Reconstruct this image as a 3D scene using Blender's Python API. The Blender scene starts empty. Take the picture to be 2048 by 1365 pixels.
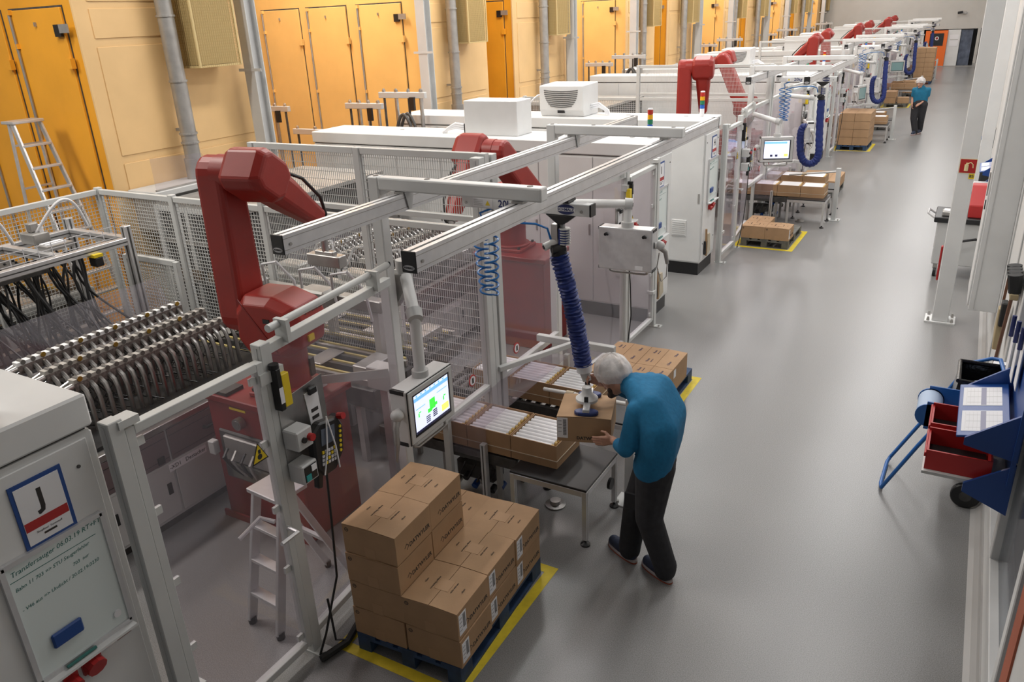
import bpy, bmesh, math, random
from mathutils import Vector, Matrix, noise
R_ = math.radians
random.seed(7)
SC = bpy.context.scene
COL = SC.collection
P = 10.6          # pitch of the production cells along the hall
YM = 5.6          # mirror line of the nearest cell

# ------------------------------------------------------------------ camera
def make_camera():
    W, H = 2048.0, 1365.0
    c = Vector((W/2, H/2))
    vy, vv = Vector((1990, -10)), Vector((1200, 4450))
    f = math.sqrt(-((vy-c).dot(vv-c)))
    ray = lambda p: Vector((p[0]-c[0], p[1]-c[1], f)).normalized()
    dy = ray(vy); dz = -ray(vv); dx = dy.cross(dz)
    cam = bpy.data.cameras.new('camera'); cam.sensor_width = 36; cam.lens = f*36/W
    cam.clip_start = .05; cam.clip_end = 200
    o = bpy.data.objects.new('camera', cam); COL.objects.link(o)
    R = Matrix((dx, dy, dz))
    M = Matrix((R.col[0], -R.col[1], -R.col[2])).transposed().to_4x4()
    M.translation = (0, 0, 3.9)
    o.matrix_world = M
    SC.camera = o
make_camera()

# ------------------------------------------------------------------ light
SC.view_settings.view_transform = 'Standard'
SC.view_settings.look = 'None'
SC.view_settings.gamma = 1
SC.view_settings.use_curve_mapping = False
SC.view_settings.exposure = 0.32
w = bpy.data.worlds.new('world'); SC.world = w; w.use_nodes = True
w.node_tree.nodes['Background'].inputs[0].default_value = (.75, .8, .9, 1)
w.node_tree.nodes['Background'].inputs[1].default_value = .05
def area(name, loc, sx, sy, power, col=(1, .97, .93), rot=(0, 0, 0)):
    l = bpy.data.lights.new(name, 'AREA'); l.shape = 'RECTANGLE'; l.size = sx; l.size_y = sy
    l.energy = power; l.color = col
    o = bpy.data.objects.new(name, l); COL.objects.link(o); o.location = loc; o.rotation_euler = rot
    return o
LAMPS = []
for k in range(9):                      # row of long luminaires over the aisle
    LAMPS.append((-1.3, 5.5 + k*5.8, 1.0, 3.2, (65, 140, 165, 140, 115, 100, 90, 85, 85)[k], (1, .985, .97)))
for k in range(6):                      # row over the cells
    LAMPS.append((-5.6, 9.0 + k*9.0, .8, 3.2, (165, 170, 130, 110, 105, 100)[k], (1, .985, .97)))
for k in range(6):                      # row over the yellow press cabins
    LAMPS.append((-11.2, 0.3 + k*P*.99, 1.4, 3.0, 280, (1, .95, .88)))
for k in range(5):                      # unseen fill lamps added to brighten the cream cabin sides
    LAMPS.append((-7.9, 3.6 + k*P, .5, 2.4, 190, (1, .95, .88)))
for i, (x, y, sx, sy, pw, colr) in enumerate(LAMPS):
    area('ceiling_and_fill_light', (x, y, 7.36), sx, sy, pw, colr)

# ------------------------------------------------------------------ mesh builder
class MB:
    def __init__(s): s.v = []; s.f = []
    def add(s, vs, fs, M=None):
        n = len(s.v)
        for p in vs:
            p = Vector(p); s.v.append(M @ p if M is not None else p)
        s.f += [tuple(i+n for i in f) for f in fs]
        return s
    def box(s, x0, x1, y0, y1, z0, z1, M=None):
        x0, x1 = sorted((x0, x1)); y0, y1 = sorted((y0, y1)); z0, z1 = sorted((z0, z1))
        return s.add([(x, y, z) for x in (x0, x1) for y in (y0, y1) for z in (z0, z1)],
              [(0, 1, 3, 2), (4, 6, 7, 5), (0, 4, 5, 1), (2, 3, 7, 6), (0, 2, 6, 4), (1, 5, 7, 3)], M)
    def cb(s, c, d, M=None):
        return s.box(c[0]-d[0]/2, c[0]+d[0]/2, c[1]-d[1]/2, c[1]+d[1]/2, c[2]-d[2]/2, c[2]+d[2]/2, M)
    def cyl(s, p0, p1, r0, r1=None, n=12, M=None):
        r1 = r0 if r1 is None else r1
        p0 = Vector(p0); p1 = Vector(p1); d = (p1-p0).normalized()
        u = d.orthogonal().normalized(); w_ = d.cross(u)
        vs = []
        for p, r in ((p0, r0), (p1, r1)):
            for i in range(n):
                a = 2*math.pi*i/n; vs.append(p + r*(math.cos(a)*u + math.sin(a)*w_))
        fs = [(i, (i+1) % n, n+(i+1) % n, n+i) for i in range(n)]
        fs += [tuple(range(n-1, -1, -1)), tuple(range(n, 2*n))]
        return s.add(vs, fs, M)
    def beam(s, p0, p1, w_, h, up=(0, 0, 1), M=None):
        p0 = Vector(p0); p1 = Vector(p1); d = (p1-p0).normalized(); up = Vector(up)
        sd = d.cross(up)
        if sd.length < 1e-4: sd = d.cross(Vector((1, 0, 0)))
        sd.normalize(); u = sd.cross(d).normalized()
        vs = [p + a*w_/2*sd + b*h/2*u for p in (p0, p1) for a, b in ((-1, -1), (1, -1), (1, 1), (-1, 1))]
        return s.add(vs, [(0, 1, 2, 3), (7, 6, 5, 4), (0, 4, 5, 1), (1, 5, 6, 2), (2, 6, 7, 3), (3, 7, 4, 0)], M)
    def tube(s, pts, r, n=6, M=None):
        pts = [Vector(p) for p in pts]; rs = r if isinstance(r, (list, tuple)) else [r]*len(pts)
        t0 = (pts[1]-pts[0]).normalized(); u = t0.orthogonal().normalized(); vs = []
        for i, p in enumerate(pts):
            t = (pts[min(i+1, len(pts)-1)]-pts[max(i-1, 0)]).normalized()
            u = (u - t*u.dot(t)); u = u.normalized() if u.length > 1e-6 else t.orthogonal().normalized()
            w_ = t.cross(u)
            for k in range(n):
                a = 2*math.pi*k/n; vs.append(p + rs[i]*(math.cos(a)*u+math.sin(a)*w_))
        fs = []
        for i in range(len(pts)-1):
            for k in range(n):
                fs.append((i*n+k, i*n+(k+1) % n, (i+1)*n+(k+1) % n, (i+1)*n+k))
        fs += [tuple(range(n-1, -1, -1)), tuple(range((len(pts)-1)*n, len(pts)*n))]
        return s.add(vs, fs, M)
    def prism(s, pts, plane, a0, a1, M=None):
        """extrude a 2D outline: plane 'xz' along y, 'yz' along x, 'xy' along z"""
        mk = {'xz': lambda p, a: (p[0], a, p[1]), 'yz': lambda p, a: (a, p[0], p[1]), 'xy': lambda p, a: (p[0], p[1], a)}[plane]
        n = len(pts)
        vs = [mk(p, a0) for p in pts]+[mk(p, a1) for p in pts]
        fs = [(i, (i+1) % n, n+(i+1) % n, n+i) for i in range(n)]+[tuple(range(n-1, -1, -1)), tuple(range(n, 2*n))]
        return s.add(vs, fs, M)
    def lathe(s, prof, n=16, M=None):
        vs = []; m = len(prof)
        for r, z in prof:
            for k in range(n):
                a = 2*math.pi*k/n; vs.append((r*math.cos(a), r*math.sin(a), z))
        fs = [(i*n+k, i*n+(k+1) % n, (i+1)*n+(k+1) % n, (i+1)*n+k) for i in range(m-1) for k in range(n)]
        fs += [tuple(range(n-1, -1, -1)), tuple(range((m-1)*n, m*n))]
        return s.add(vs, fs, M)
    def ball(s, c, r, nu=14, nv=9, M=None):
        r = (r, r, r) if not isinstance(r, (tuple, list)) else r
        c = Vector(c); vs = [c+Vector((0, 0, -r[2]))]
        for j in range(1, nv):
            ph = -math.pi/2+math.pi*j/nv
            for i in range(nu):
                a = 2*math.pi*i/nu
                vs.append(c+Vector((r[0]*math.cos(ph)*math.cos(a), r[1]*math.cos(ph)*math.sin(a), r[2]*math.sin(ph))))
        vs.append(c+Vector((0, 0, r[2]))); L = len(vs)-1
        fs = [(0, 1+(i+1) % nu, 1+i) for i in range(nu)]
        for j in range(nv-2):
            for i in range(nu):
                a = 1+j*nu; b = a+nu
                fs.append((a+i, a+(i+1) % nu, b+(i+1) % nu, b+i))
        a = 1+(nv-2)*nu
        fs += [(a+i, a+(i+1) % nu, L) for i in range(nu)]
        return s.add(vs, fs, M)
    def mesh(s, name, bevel=0, seg=1, smooth=False, off=(0, 0, 0)):
        bm = bmesh.new(); off = Vector(off)
        vv = [bm.verts.new(p-off) for p in s.v]
        for f in s.f:
            try: bm.faces.new([vv[i] for i in f])
            except ValueError: pass
        bmesh.ops.recalc_face_normals(bm, faces=bm.faces)
        if bevel:
            es = [e for e in bm.edges if len(e.link_faces) == 2 and e.calc_face_angle(0) > .5]
            bmesh.ops.bevel(bm, geom=es, offset=bevel, segments=seg, affect='EDGES', profile=.5, clamp_overlap=True)
        me = bpy.data.meshes.new(name); bm.to_mesh(me); bm.free()
        if smooth:
            for p in me.polygons: p.use_smooth = True
            me.set_sharp_from_angle(angle=R_(40))
        return me
    def build(s, name, mat, parent=None, bevel=0, seg=1, smooth=False, loc=None):
        if parent is not None: off = root_loc(parent)
        else: off = Vector(loc) if loc is not None else base_of(s.v)
        me = s.mesh(name, bevel, seg, smooth, off)
        return put(name, me, mat, parent, off)
def base_of(v):
    xs = [p.x for p in v]; ys = [p.y for p in v]; zs = [p.z for p in v]
    return Vector(((min(xs)+max(xs))/2, (min(ys)+max(ys))/2, min(zs)))
def root_loc(o):
    while o.parent: o = o.parent
    return Vector(o.location)
def put(name, me, mat, parent=None, loc=(0, 0, 0)):
    if not me.materials: me.materials.append(mat)
    o = bpy.data.objects.new(name, me); COL.objects.link(o)
    if parent is not None: o.parent = parent
    else: o.location = loc
    return o

# ------------------------------------------------------------------ things, labels, cells
CELLP = ['in the nearest cell', 'in the second cell', 'in the third cell', 'in the fourth cell', 'in the farthest cell']
CELL = []     # (root, label template, cells it repeats in)
def tag(o, label, cat, group=None, kind=None, cells=None):
    if cells is not None: CELL.append((o, label, cells))
    o['label'] = label.format(c=CELLP[0])
    o['category'] = cat
    if group: o['group'] = group
    if kind: o['kind'] = kind
    return o
def thing(name, label, cat, loc=(0, 0, 0), group=None, cells=None):
    o = bpy.data.objects.new(name, None); COL.objects.link(o); o.location = loc
    o.empty_display_size = .1
    return tag(o, label, cat, group, None, cells)
def struct(o, label=None, cat=None):
    o['kind'] = 'structure'
    if label: o['label'] = label
    if cat: o['category'] = cat
    return o
def copy_tree(o, parent=None):
    c = o.copy(); COL.objects.link(c); c.parent = parent
    for ch in o.children: copy_tree(ch, c)
    return c
ALLC = (1, 2, 3, 4)

# ------------------------------------------------------------------ materials
MATS = {}
def mat(name, col, rough=.5, metal=0, var=0., scale=8, bump=0, bscale=60, spec=.5, alpha=1, emit=0, coat=0):
    if name in MATS: return MATS[name]
    m = bpy.data.materials.new(name); m.use_nodes = True; nt = m.node_tree; b = nt.nodes['Principled BSDF']
    c4 = (*col, 1)
    b.inputs['Base Color'].default_value = c4; b.inputs['Roughness'].default_value = rough
    b.inputs['Metallic'].default_value = metal; b.inputs['Specular IOR Level'].default_value = spec
    b.inputs['Alpha'].default_value = alpha; b.inputs['Coat Weight'].default_value = coat
    if emit:
        b.inputs['Emission Color'].default_value = c4; b.inputs['Emission Strength'].default_value = emit
    tc = nt.nodes.new('ShaderNodeTexCoord')
    if var:
        n = nt.nodes.new('ShaderNodeTexNoise'); n.inputs['Scale'].default_value = scale; n.inputs['Detail'].default_value = 5
        nt.links.new(tc.outputs['Object'], n.inputs['Vector'])
        r = nt.nodes.new('ShaderNodeValToRGB')
        r.color_ramp.elements[0].position = .3; r.color_ramp.elements[1].position = .7
        r.color_ramp.elements[0].color = (*[max(0, c*(1-var)) for c in col], 1)
        r.color_ramp.elements[1].color = (*[min(1, c*(1+var)) for c in col], 1)
        nt.links.new(n.outputs['Fac'], r.inputs['Fac']); nt.links.new(r.outputs['Color'], b.inputs['Base Color'])
    if bump:
        n = nt.nodes.new('ShaderNodeTexNoise'); n.inputs['Scale'].default_value = bscale; n.inputs['Detail'].default_value = 4
        nt.links.new(tc.outputs['Object'], n.inputs['Vector'])
        bp = nt.nodes.new('ShaderNodeBump'); bp.inputs['Strength'].default_value = bump; bp.inputs['Distance'].default_value = .01
        nt.links.new(n.outputs['Fac'], bp.inputs['Height']); nt.links.new(bp.outputs['Normal'], b.inputs['Normal'])
    MATS[name] = m
    return m
def pane_mat(name, tint, gloss=.12):
    m = bpy.data.materials.new(name); m.use_nodes = True; nt = m.node_tree
    out = nt.nodes['Material Output']; nt.nodes.remove(nt.nodes['Principled BSDF'])
    t = nt.nodes.new('ShaderNodeBsdfTransparent'); t.inputs[0].default_value = (*tint, 1)
    g = nt.nodes.new('ShaderNodeBsdfGlossy'); g.inputs['Roughness'].default_value = .08; g.inputs[0].default_value = (.95, .95, 1, 1)
    d = nt.nodes.new('ShaderNodeBsdfDiffuse'); d.inputs[0].default_value = (.72, .7, .76, 1)
    lwn = nt.nodes.new('ShaderNodeLayerWeight'); lwn.inputs['Blend'].default_value = .5
    pw = nt.nodes.new('ShaderNodeMath'); pw.operation = 'POWER'; pw.inputs[1].default_value = 4
    lw = nt.nodes.new('ShaderNodeMath'); lw.operation = 'MULTIPLY_ADD'; lw.inputs[1].default_value = .5; lw.inputs[2].default_value = .025
    nt.links.new(lwn.outputs['Facing'], pw.inputs[0]); nt.links.new(pw.outputs[0], lw.inputs[0])
    a = nt.nodes.new('ShaderNodeMixShader'); a.inputs[0].default_value = gloss
    b = nt.nodes.new('ShaderNodeMixShader')
    nt.links.new(t.outputs[0], a.inputs[1]); nt.links.new(d.outputs[0], a.inputs[2])
    nt.links.new(lw.outputs[0], b.inputs[0]); nt.links.new(a.outputs[0], b.inputs[1]); nt.links.new(g.outputs[0], b.inputs[2])
    nt.links.new(b.outputs[0], out.inputs[0])
    MATS[name] = m
    return m
WHITE = mat('white_powder_coat', (.70, .705, .70), .45, var=.04, scale=3)
LIGHT = mat('light_grey_paint', (.52, .525, .52), .45, var=.05, scale=3)
FRAME = mat('fence_grey_white', (.56, .57, .56), .42, var=.04, scale=4)
ALU = mat('brushed_aluminium', (.66, .66, .67), .36, .6, var=.06, scale=14)
STEEL = mat('stainless_steel', (.45, .44, .43), .3, .9, var=.1, scale=10)
GALV = mat('galvanised_steel', (.38, .37, .355), .45, .6, var=.14, scale=6)
DARK = mat('dark_machine_grey', (.07, .068, .066), .5, .2, var=.3, scale=12)
BLACK = mat('black_plastic', (.013, .013, .014), .42)
RUBBER = mat('black_rubber', (.018, .018, .018), .7)
RED = mat('robot_red_enamel', (.29, .017, .011), .42, var=.08, scale=5, bump=.04, bscale=120)
REDP = mat('pedestal_red_enamel', (.21, .012, .011), .45, var=.12, scale=4)
YTONE = mat('cabin_yellow', (.84, .52, .17), .5, var=.05, scale=2)  # cabin colours: one base tone each for yellow, orange and cream faces
OTONE = mat('cabin_orange', (.83, .37, .025), .5, var=.06, scale=2)
CREAM = mat('cabin_cream', (.78, .52, .245), .5, var=.05, scale=2)
CARD = mat('brown_cardboard', (.41, .255, .138), .75, var=.07, scale=6, bump=.05, bscale=90)
CARDI = mat('cardboard_inside', (.45, .28, .15), .8, var=.08, scale=6)
TAPE = mat('clear_brown_tape', (.43, .265, .142), .65)
INK = mat('black_print', (.03, .026, .025), .7)
BINK = mat('dark_blue_print', (.02, .03, .12), .6)
PAPER = mat('white_paper', (.78, .78, .8), .7)
ROD = mat('white_rod_foam', (.8, .8, .81), .55)
TAN = mat('tan_rubber_tip', (.62, .42, .14), .5)
PALB = mat('blue_pallet_paint', (.022, .055, .13), .65, var=.35, scale=9)
PALG = mat('dark_grey_pallet_wood', (.12, .12, .11), .75, var=.3, scale=9)
TAPEY = mat('yellow_floor_tape', (.68, .52, .02), .55, var=.12, scale=12)
BLUE = mat('blue_hose_fabric', (.010, .026, .16), .55, var=.2, scale=20)
COILB = mat('blue_coil_plastic', (.015, .15, .44), .3)
RACKB = mat('blue_rack_enamel', (.012, .06, .25), .4)
TUBEB = mat('blue_tube_enamel', (.02, .13, .42), .35)
BINR = mat('red_bin_plastic', (.42, .02, .02), .4)
YEL = mat('yellow_plastic', (.75, .55, .02), .4)
ORANGE = mat('orange_door_paint', (.85, .16, .02), .5)
SILVER = mat('silver_print', (.6, .6, .62), .5)
BRASS = mat('brass', (.65, .4, .08), .3, .8)
SKIN = mat('skin', (.50, .27, .19), .5, var=.08, scale=14)
SWEAT = mat('teal_blue_fleece', (.008, .15, .31), .85, var=.1, scale=40, bump=.25, bscale=26)
TSHIRT = mat('teal_blue_shirt', (.008, .15, .27), .8, var=.1, scale=12)
TROUS = mat('charcoal_trousers', (.022, .022, .026), .8, var=.2, scale=22, bump=.35, bscale=16)
SHOE = mat('navy_shoe', (.025, .035, .07), .6, var=.3, scale=30)
SOLE = mat('pale_sole', (.45, .4, .4), .6)
SOLER = mat('orange_sole', (.35, .07, .03), .6)
HAIR = mat('dark_brown_hair', (.05, .028, .018), .6)
GREEN = mat('green_marker', (.03, .16, .14), .6)
PANE = pane_mat('clear_polycarbonate', (.94, .917, .938), .045)  # tint also holds shade, imitating the darker floor inside the cells
PANE2 = pane_mat('clear_sheet', (.93, .92, .94), .04)
GLASS = pane_mat('window_glass', (.78, .81, .81), .06)
WHITEB = mat('whiteboard_enamel', (.70, .77, .76), .25)

# ------------------------------------------------------------------ text
def text_mesh(body, size, align='CENTER', bold=0, shear=0):
    cu = bpy.data.curves.new('t', 'FONT'); cu.body = body; cu.size = size; cu.align_x = align; cu.align_y = 'CENTER'
    cu.offset = bold*size; cu.shear = shear; cu.resolution_u = 2; cu.extrude = .0004
    o = bpy.data.objects.new('t', cu); COL.objects.link(o)
    dg = bpy.context.evaluated_depsgraph_get(); me = bpy.data.meshes.new_from_object(o.evaluated_get(dg))
    bpy.data.objects.remove(o); bpy.data.curves.remove(cu)
    me.materials.clear()
    return me
TXT = {}
def text(name, body, size, origin, xdir, ydir, m, parent, bold=0, align='CENTER', shear=0):
    """lettering lying on a surface; origin, xdir (reading direction) and ydir (up) in world space"""
    k = (body, size, bold, align, shear, m.name)
    if k not in TXT:
        TXT[k] = text_mesh(body, size, align, bold, shear); TXT[k].name = name; TXT[k].materials.append(m)
    x = Vector(xdir).normalized(); y = Vector(ydir).normalized(); z = x.cross(y)
    M = Matrix((x, y, z)).transposed().to_4x4(); M.translation = Vector(origin)-root_loc(parent)
    o = bpy.data.objects.new(name, TXT[k]); COL.objects.link(o); o.parent = parent; o.matrix_local = M
    return o
# ================================================================== structure
def floor_mat():
    m = bpy.data.materials.new('grey_epoxy_floor'); m.use_nodes = True; nt = m.node_tree; b = nt.nodes['Principled BSDF']
    tc = nt.nodes.new('ShaderNodeTexCoord')
    n1 = nt.nodes.new('ShaderNodeTexNoise'); n1.inputs['Scale'].default_value = 160; n1.inputs['Detail'].default_value = 3
    n2 = nt.nodes.new('ShaderNodeTexNoise'); n2.inputs['Scale'].default_value = .6; n2.inputs['Detail'].default_value = 2
    mp = nt.nodes.new('ShaderNodeMapping'); mp.inputs['Scale'].default_value = (1, .35, 1)
    nt.links.new(tc.outputs['Object'], n1.inputs['Vector']); nt.links.new(tc.outputs['Object'], mp.inputs[0]); nt.links.new(mp.outputs[0], n2.inputs['Vector'])
    r = nt.nodes.new('ShaderNodeValToRGB'); r.color_ramp.elements[0].position = .3; r.color_ramp.elements[1].position = .72
    r.color_ramp.elements[0].color = (.16, .158, .156, 1); r.color_ramp.elements[1].color = (.33, .327, .324, 1)
    nt.links.new(n1.outputs['Fac'], r.inputs['Fac'])
    mx = nt.nodes.new('ShaderNodeMix'); mx.data_type = 'RGBA'; mx.blend_type = 'MULTIPLY'; mx.inputs[0].default_value = .5
    r2 = nt.nodes.new('ShaderNodeValToRGB'); r2.color_ramp.elements[0].color = (.75, .75, .75, 1); r2.color_ramp.elements[1].color = (1, 1, 1, 1)
    nt.links.new(n2.outputs['Fac'], r2.inputs['Fac']); nt.links.new(r.outputs[0], mx.inputs[6]); nt.links.new(r2.outputs[0], mx.inputs[7])
    nt.links.new(mx.outputs[2], b.inputs['Base Color'])
    rr = nt.nodes.new('ShaderNodeMapRange'); rr.inputs[3].default_value = .25; rr.inputs[4].default_value = .36
    nt.links.new(n2.outputs['Fac'], rr.inputs[0]); nt.links.new(rr.outputs[0], b.inputs['Roughness'])
    b.inputs['Specular IOR Level'].default_value = .55
    bp = nt.nodes.new('ShaderNodeBump'); bp.inputs['Strength'].default_value = .12; bp.inputs['Distance'].default_value = .004
    nt.links.new(n1.outputs['Fac'], bp.inputs['Height']); nt.links.new(bp.outputs[0], b.inputs['Normal'])
    return m
WALLM = mat('white_wall_paint', (.52, .505, .475), .6, var=.03, scale=2)
WALLR = mat('right_wall_panel', (.66, .66, .65), .5, var=.03, scale=2)
CEILM = mat('ceiling_paint', (.55, .55, .55), .8)
XR = .56
struct(MB().box(-17, 3, -3, 63, -.2, 0).build('floor', floor_mat()))
CEIL = struct(MB().box(-17, 3, -3, 63, 7.5, 7.7).build('ceiling', CEILM))
struct(MB().box(-17.2, -17, -3, 63, 0, 7.5).build('wall_left', WALLM))
# end wall with the doorway left open
b = MB()
b.box(-17, -3.42, 57, 57.3, 0, 7.5).box(-.56, 3, 57, 57.3, 0, 7.5).box(-3.42, -.56, 57, 57.3, 2.12, 7.5)
struct(b.build('wall_far', WALLM))
struct(MB().box(-17, 3, 62.8, 63, 0, 7.5).build('wall_back_room', WALLM))
t = thing('door_1', 'orange sliding door with a dark window in the end wall', 'door', (-2.75, 56.95, 0)); struct(t)
MB().box(-3.3, -2.1, 56.9, 56.96, .02, 2.06).build('door_leaf', ORANGE, t, bevel=.01)
MB().box(-3.05, -2.3, 56.88, 56.905, 1.2, 1.9).build('door_window', BLACK, t)
MB().cyl((-2.66, 56.885, 1.62), (-2.66, 56.87, 1.62), .11, n=20).build('round_sign', PAPER, t)
MB().cyl((-2.66, 56.872, 1.62), (-2.66, 56.865, 1.62), .07, n=20).build('sign_mark', RED, t)
t = thing('door_2', 'white sliding door with a notice beside the orange door', 'door', (-1.75, 57.1, 0)); struct(t)
MB().box(-2.1, -1.42, 57.0, 57.08, .02, 2.08).build('door_leaf', WHITE, t, bevel=.01)
MB().box(-1.98, -1.5, 56.985, 57.0, 1.15, 1.8).build('notice', PAPER, t)
MB().box(-1.95, -1.53, 56.98, 56.985, 1.5, 1.55).build('notice_line', LIGHT, t)
t = thing('strip_curtain', 'bluish plastic strip curtain hanging in the far doorway', 'curtain', (-1.15, 57.15, 0))
CUR = mat('grey_blue_plastic_strip', (.10, .12, .17), .25, var=.4, scale=3)
for i in range(6):
    x = -1.4+.1*i; MB().box(x, x+.11, 57.12+.02*(i % 2), 57.13+.02*(i % 2), .04, 2.1).build('strip', CUR, t)
MB().box(-1.45, -.75, 57.1, 57.16, 2.06, 2.12).build('hanging_rail', BLACK, t)
t = thing('door_3', 'narrow glazed door in the end wall by the right column', 'door', (-.1, 56.97, 0)); struct(t)
MB().box(-.38, .36, 56.95, 57.0, 0, 2.1).build('door_leaf', WALLM, t)
for a in ((-.4, -.35), (.34, .39)): MB().box(a[0], a[1], 56.93, 57, 0, 2.13).build('door_frame', DARK, t)
MB().box(-.4, .39, 56.93, 57, 2.1, 2.14).build('door_frame', DARK, t)
MB().box(-.2, -.02, 56.92, 56.95, .95, 1.2).build('lock_box', BLACK, t)
MB().box(-.25, .1, 56.9, 56.95, .25, .5).build('floor_box', BLACK, t)
b = MB(); b.box(-3.5, -.4, 56.86, 56.99, 0, .04).box(-.56, -.1, 56.8, 57, 0, .18)
struct(b.build('trim_1', GALV))
t = thing('security_camera', 'small dark camera mounted high on the end wall', 'camera', (-1.55, 56.9, 2.95))
MB().cyl((-1.75, 56.75, 3.02), (-1.5, 56.8, 3.05), .07, n=12).build('camera_body', BLACK, t)
MB().box(-1.5, -1.3, 56.85, 57, 2.96, 3.08).build('bracket', GALV, t)

# right hand wall: plain above, with a long inner window near the camera
b = MB()
b.box(XR, XR+.15, 6.95, 57, 0, 7.5).box(XR, XR+.15, -3, 6.95, 0, .34).box(XR, XR+.15, -3, 6.95, 2.35, 7.5)
struct(b.build('wall_right', WALLR))
prof = [(XR, 0), (XR, .11), (XR-.012, .11), (XR-.02, .06), (XR-.05, .02), (XR-.085, .0)]
struct(MB().prism(prof, 'xz', -3, 57).build('baseboard_right', mat('grey_cove', (.36, .35, .34), .5)))
t = struct(thing('window_1', 'long inner window low in the right wall', 'window', (XR, 3, .34)))
for y0, y1 in ((6.85, 6.95), (5.22, 5.34), (3.88, 3.98), (2.3, 2.4)): MB().box(XR-.01, XR+.1, y0, y1, .34, 2.35).build('mullion', WHITE, t, bevel=.006)  # second upright stands for a grey strip in the glass, no known mullion
for z0, z1 in ((.34, .42), (2.28, 2.35)): MB().box(XR-.012, XR+.1, -3, 6.9, z0, z1).build('window_frame', WHITE, t, bevel=.006)
for y0, y1 in ((5.34, 6.85), (3.98, 5.22), (2.4, 3.88), (-3, 2.3)): MB().box(XR+.04, XR+.05, y0, y1, .42, 2.28).build('pane', GLASS, t)
struct(MB().box(XR+.15, 3, -3, 6.95, .0, .01).build('floor_side_room', mat('side_room_floor', (.2, .2, .2), .5)))
struct(MB().box(2.9, 3, -3, 7, 0, 7.5).build('wall_side_room', mat('side_room_wall', (.3, .3, .3), .6)))
struct(MB().box(XR+.15, 3, 6.9, 7.0, 0, 7.5).build('wall_side_room_end', MATS['side_room_wall']))
MB().box(XR-.03, XR-.012, 3.42, 3.6, .42, 2.28).build('red_frame_strip', mat('brick_red_board', (.38, .1, .05), .6), t)
MB().box(XR-.02, XR-.012, 2.45, 3.42, .42, 2.28).build('blind_panel', WHITE, t)
# vertical panel strips on the right wall
for i, (y0, y1) in enumerate(((7.25, 7.32), (8.1, 8.2), (9.3, 9.4), (12.2, 12.3), (16, 16.1))):
    struct(MB().box(XR-.012, XR, y0, y1, .11, 7.5).build('trim_%d' % (i+2), LIGHT))

# luminaires, and housings for the added fill lamps
for i, (x, y, sx, sy, pw, c_) in enumerate(LAMPS):
    MB().box(x-sx/2-.05, x+sx/2+.05, y-sy/2-.05, y+sy/2+.05, 7.38, 7.5).build('luminaire', WHITE, CEIL)

# ------------------------------------------------------------------ yellow press cabins along the left
def cabin(y0, y1, tone, doors, lab, ndx):
    X1, X0, ZT = -9.5, -13.9, 6.2
    t = thing('press_cabin', lab, 'press cabin', ((X0+X1)/2, (y0+y1)/2, 0), 'yellow press cabins')
    MB().box(X0, X1-.03, y0+.03, y1, 0, ZT).build('body', tone, t)
    # aisle side: cream panels standing proud with joints between
    MB().box(X1-.03, X1, y0, y1, 0, ZT).build('side_wall', CREAM, t)
    ym = y0+.25
    for z0, z1 in ((.1, 1.55), (1.63, 2.36), (2.46, 3.78), (3.88, 4.22), (4.3, 5.2)):
        MB().box(X1, X1+.012, y0+.2, y1-.12, z0, z1).build('panel', CREAM, t, bevel=.004)
    for x0, x1 in doors:
        d = MB().box(x0, x1, y0-.012, y0+.03, .3, 4.25).build('door', tone, t, bevel=.006)
        MB().box(x0-.012, x1+.012, y0+.018, y0+.032, .28, 4.275).build('door_gap', DARK, d)
        for z in (1.2, 3.55):
            MB().box(x1-.03, x1+.05, y0-.06, y0, z, z+.12).box(x1-.05, x1+.03, y0-.05, y0, z+.03, z+.09).build('hinge', tone, d)
        MB().cyl((x0+.07, y0-.035, .4), (x0+.07, y0-.035, 4.2), .018, n=6).build('latch_bar', GALV, d)
        for z in (1.4, 2.6, 3.8, 4.2): MB().box(x0+.04, x0+.1, y0-.05, y0, z, z+.06).build('guide', tone, d)
        MB().box((x0+x1)/2, (x0+x1)/2+.02, y0-.04, y0, 4.05, 4.1).build('hook', GALV, d)
    xl = doors[-1][1]
    s_ = MB().box(xl-.15, xl-.03, y0-.05, y0, 3.92, 4.06).build('door_switch', BLACK, t)
    MB().box(xl-.03, xl+.14, y0-.06, y0-.04, 3.96, 4.06).build('actuator', GALV, s_)
    return t
NTH = ['nearest', 'second', 'third', 'fourth', 'fifth']
for n in range(5):
    cabin(6.2+P*n, 8.95+P*n, OTONE, [(-12.1, -11.05), (-10.85, -9.74)], 'orange press cabin with cream side, %s of the orange ones from the camera' % NTH[n], n)
    if n < 4 or True:
        cabin(13.1+P*n, 15.6+P*n, YTONE, [(-13.58, -12.5), (-12.3, -11.23), (-10.97, -9.86)], 'yellow press cabin with three tall doors, %s of the yellow ones from the camera' % NTH[n], n)

def duct(y, n, which):
    t = thing('exhaust_duct', 'round %s exhaust pipe standing before a cream cabin side, %s from the camera' % ('galvanised', ['first', 'second', 'third', 'fourth', 'fifth', 'sixth', 'seventh', 'eighth', 'ninth', 'tenth'][which]), 'pipe', (-9.27, y, 0), 'exhaust pipes on the cabins')
    MB().cyl((-9.27, y, 2.03), (-9.27, y, 6.5), .105, n=18).build('pipe', GALV, t, smooth=True)
    MB().cyl((-9.27, y, 2.03), (-9.27, y, 2.3), .125, n=18).build('pipe_foot', GALV, t, smooth=True)
    for z in (2.2, 2.5, 2.62, 3.3, 4.1): MB().cyl((-9.27, y, z), (-9.27, y, z+.025), .12, n=18).build('clamp', GALV, t)
    MB().box(-9.5, -9.27, y-.02, y+.02, 2.66, 2.7).build('bracket', GALV, t)
MESHY = mat('mesh_cage_yellow', (.52, .38, .16), .6)
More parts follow.
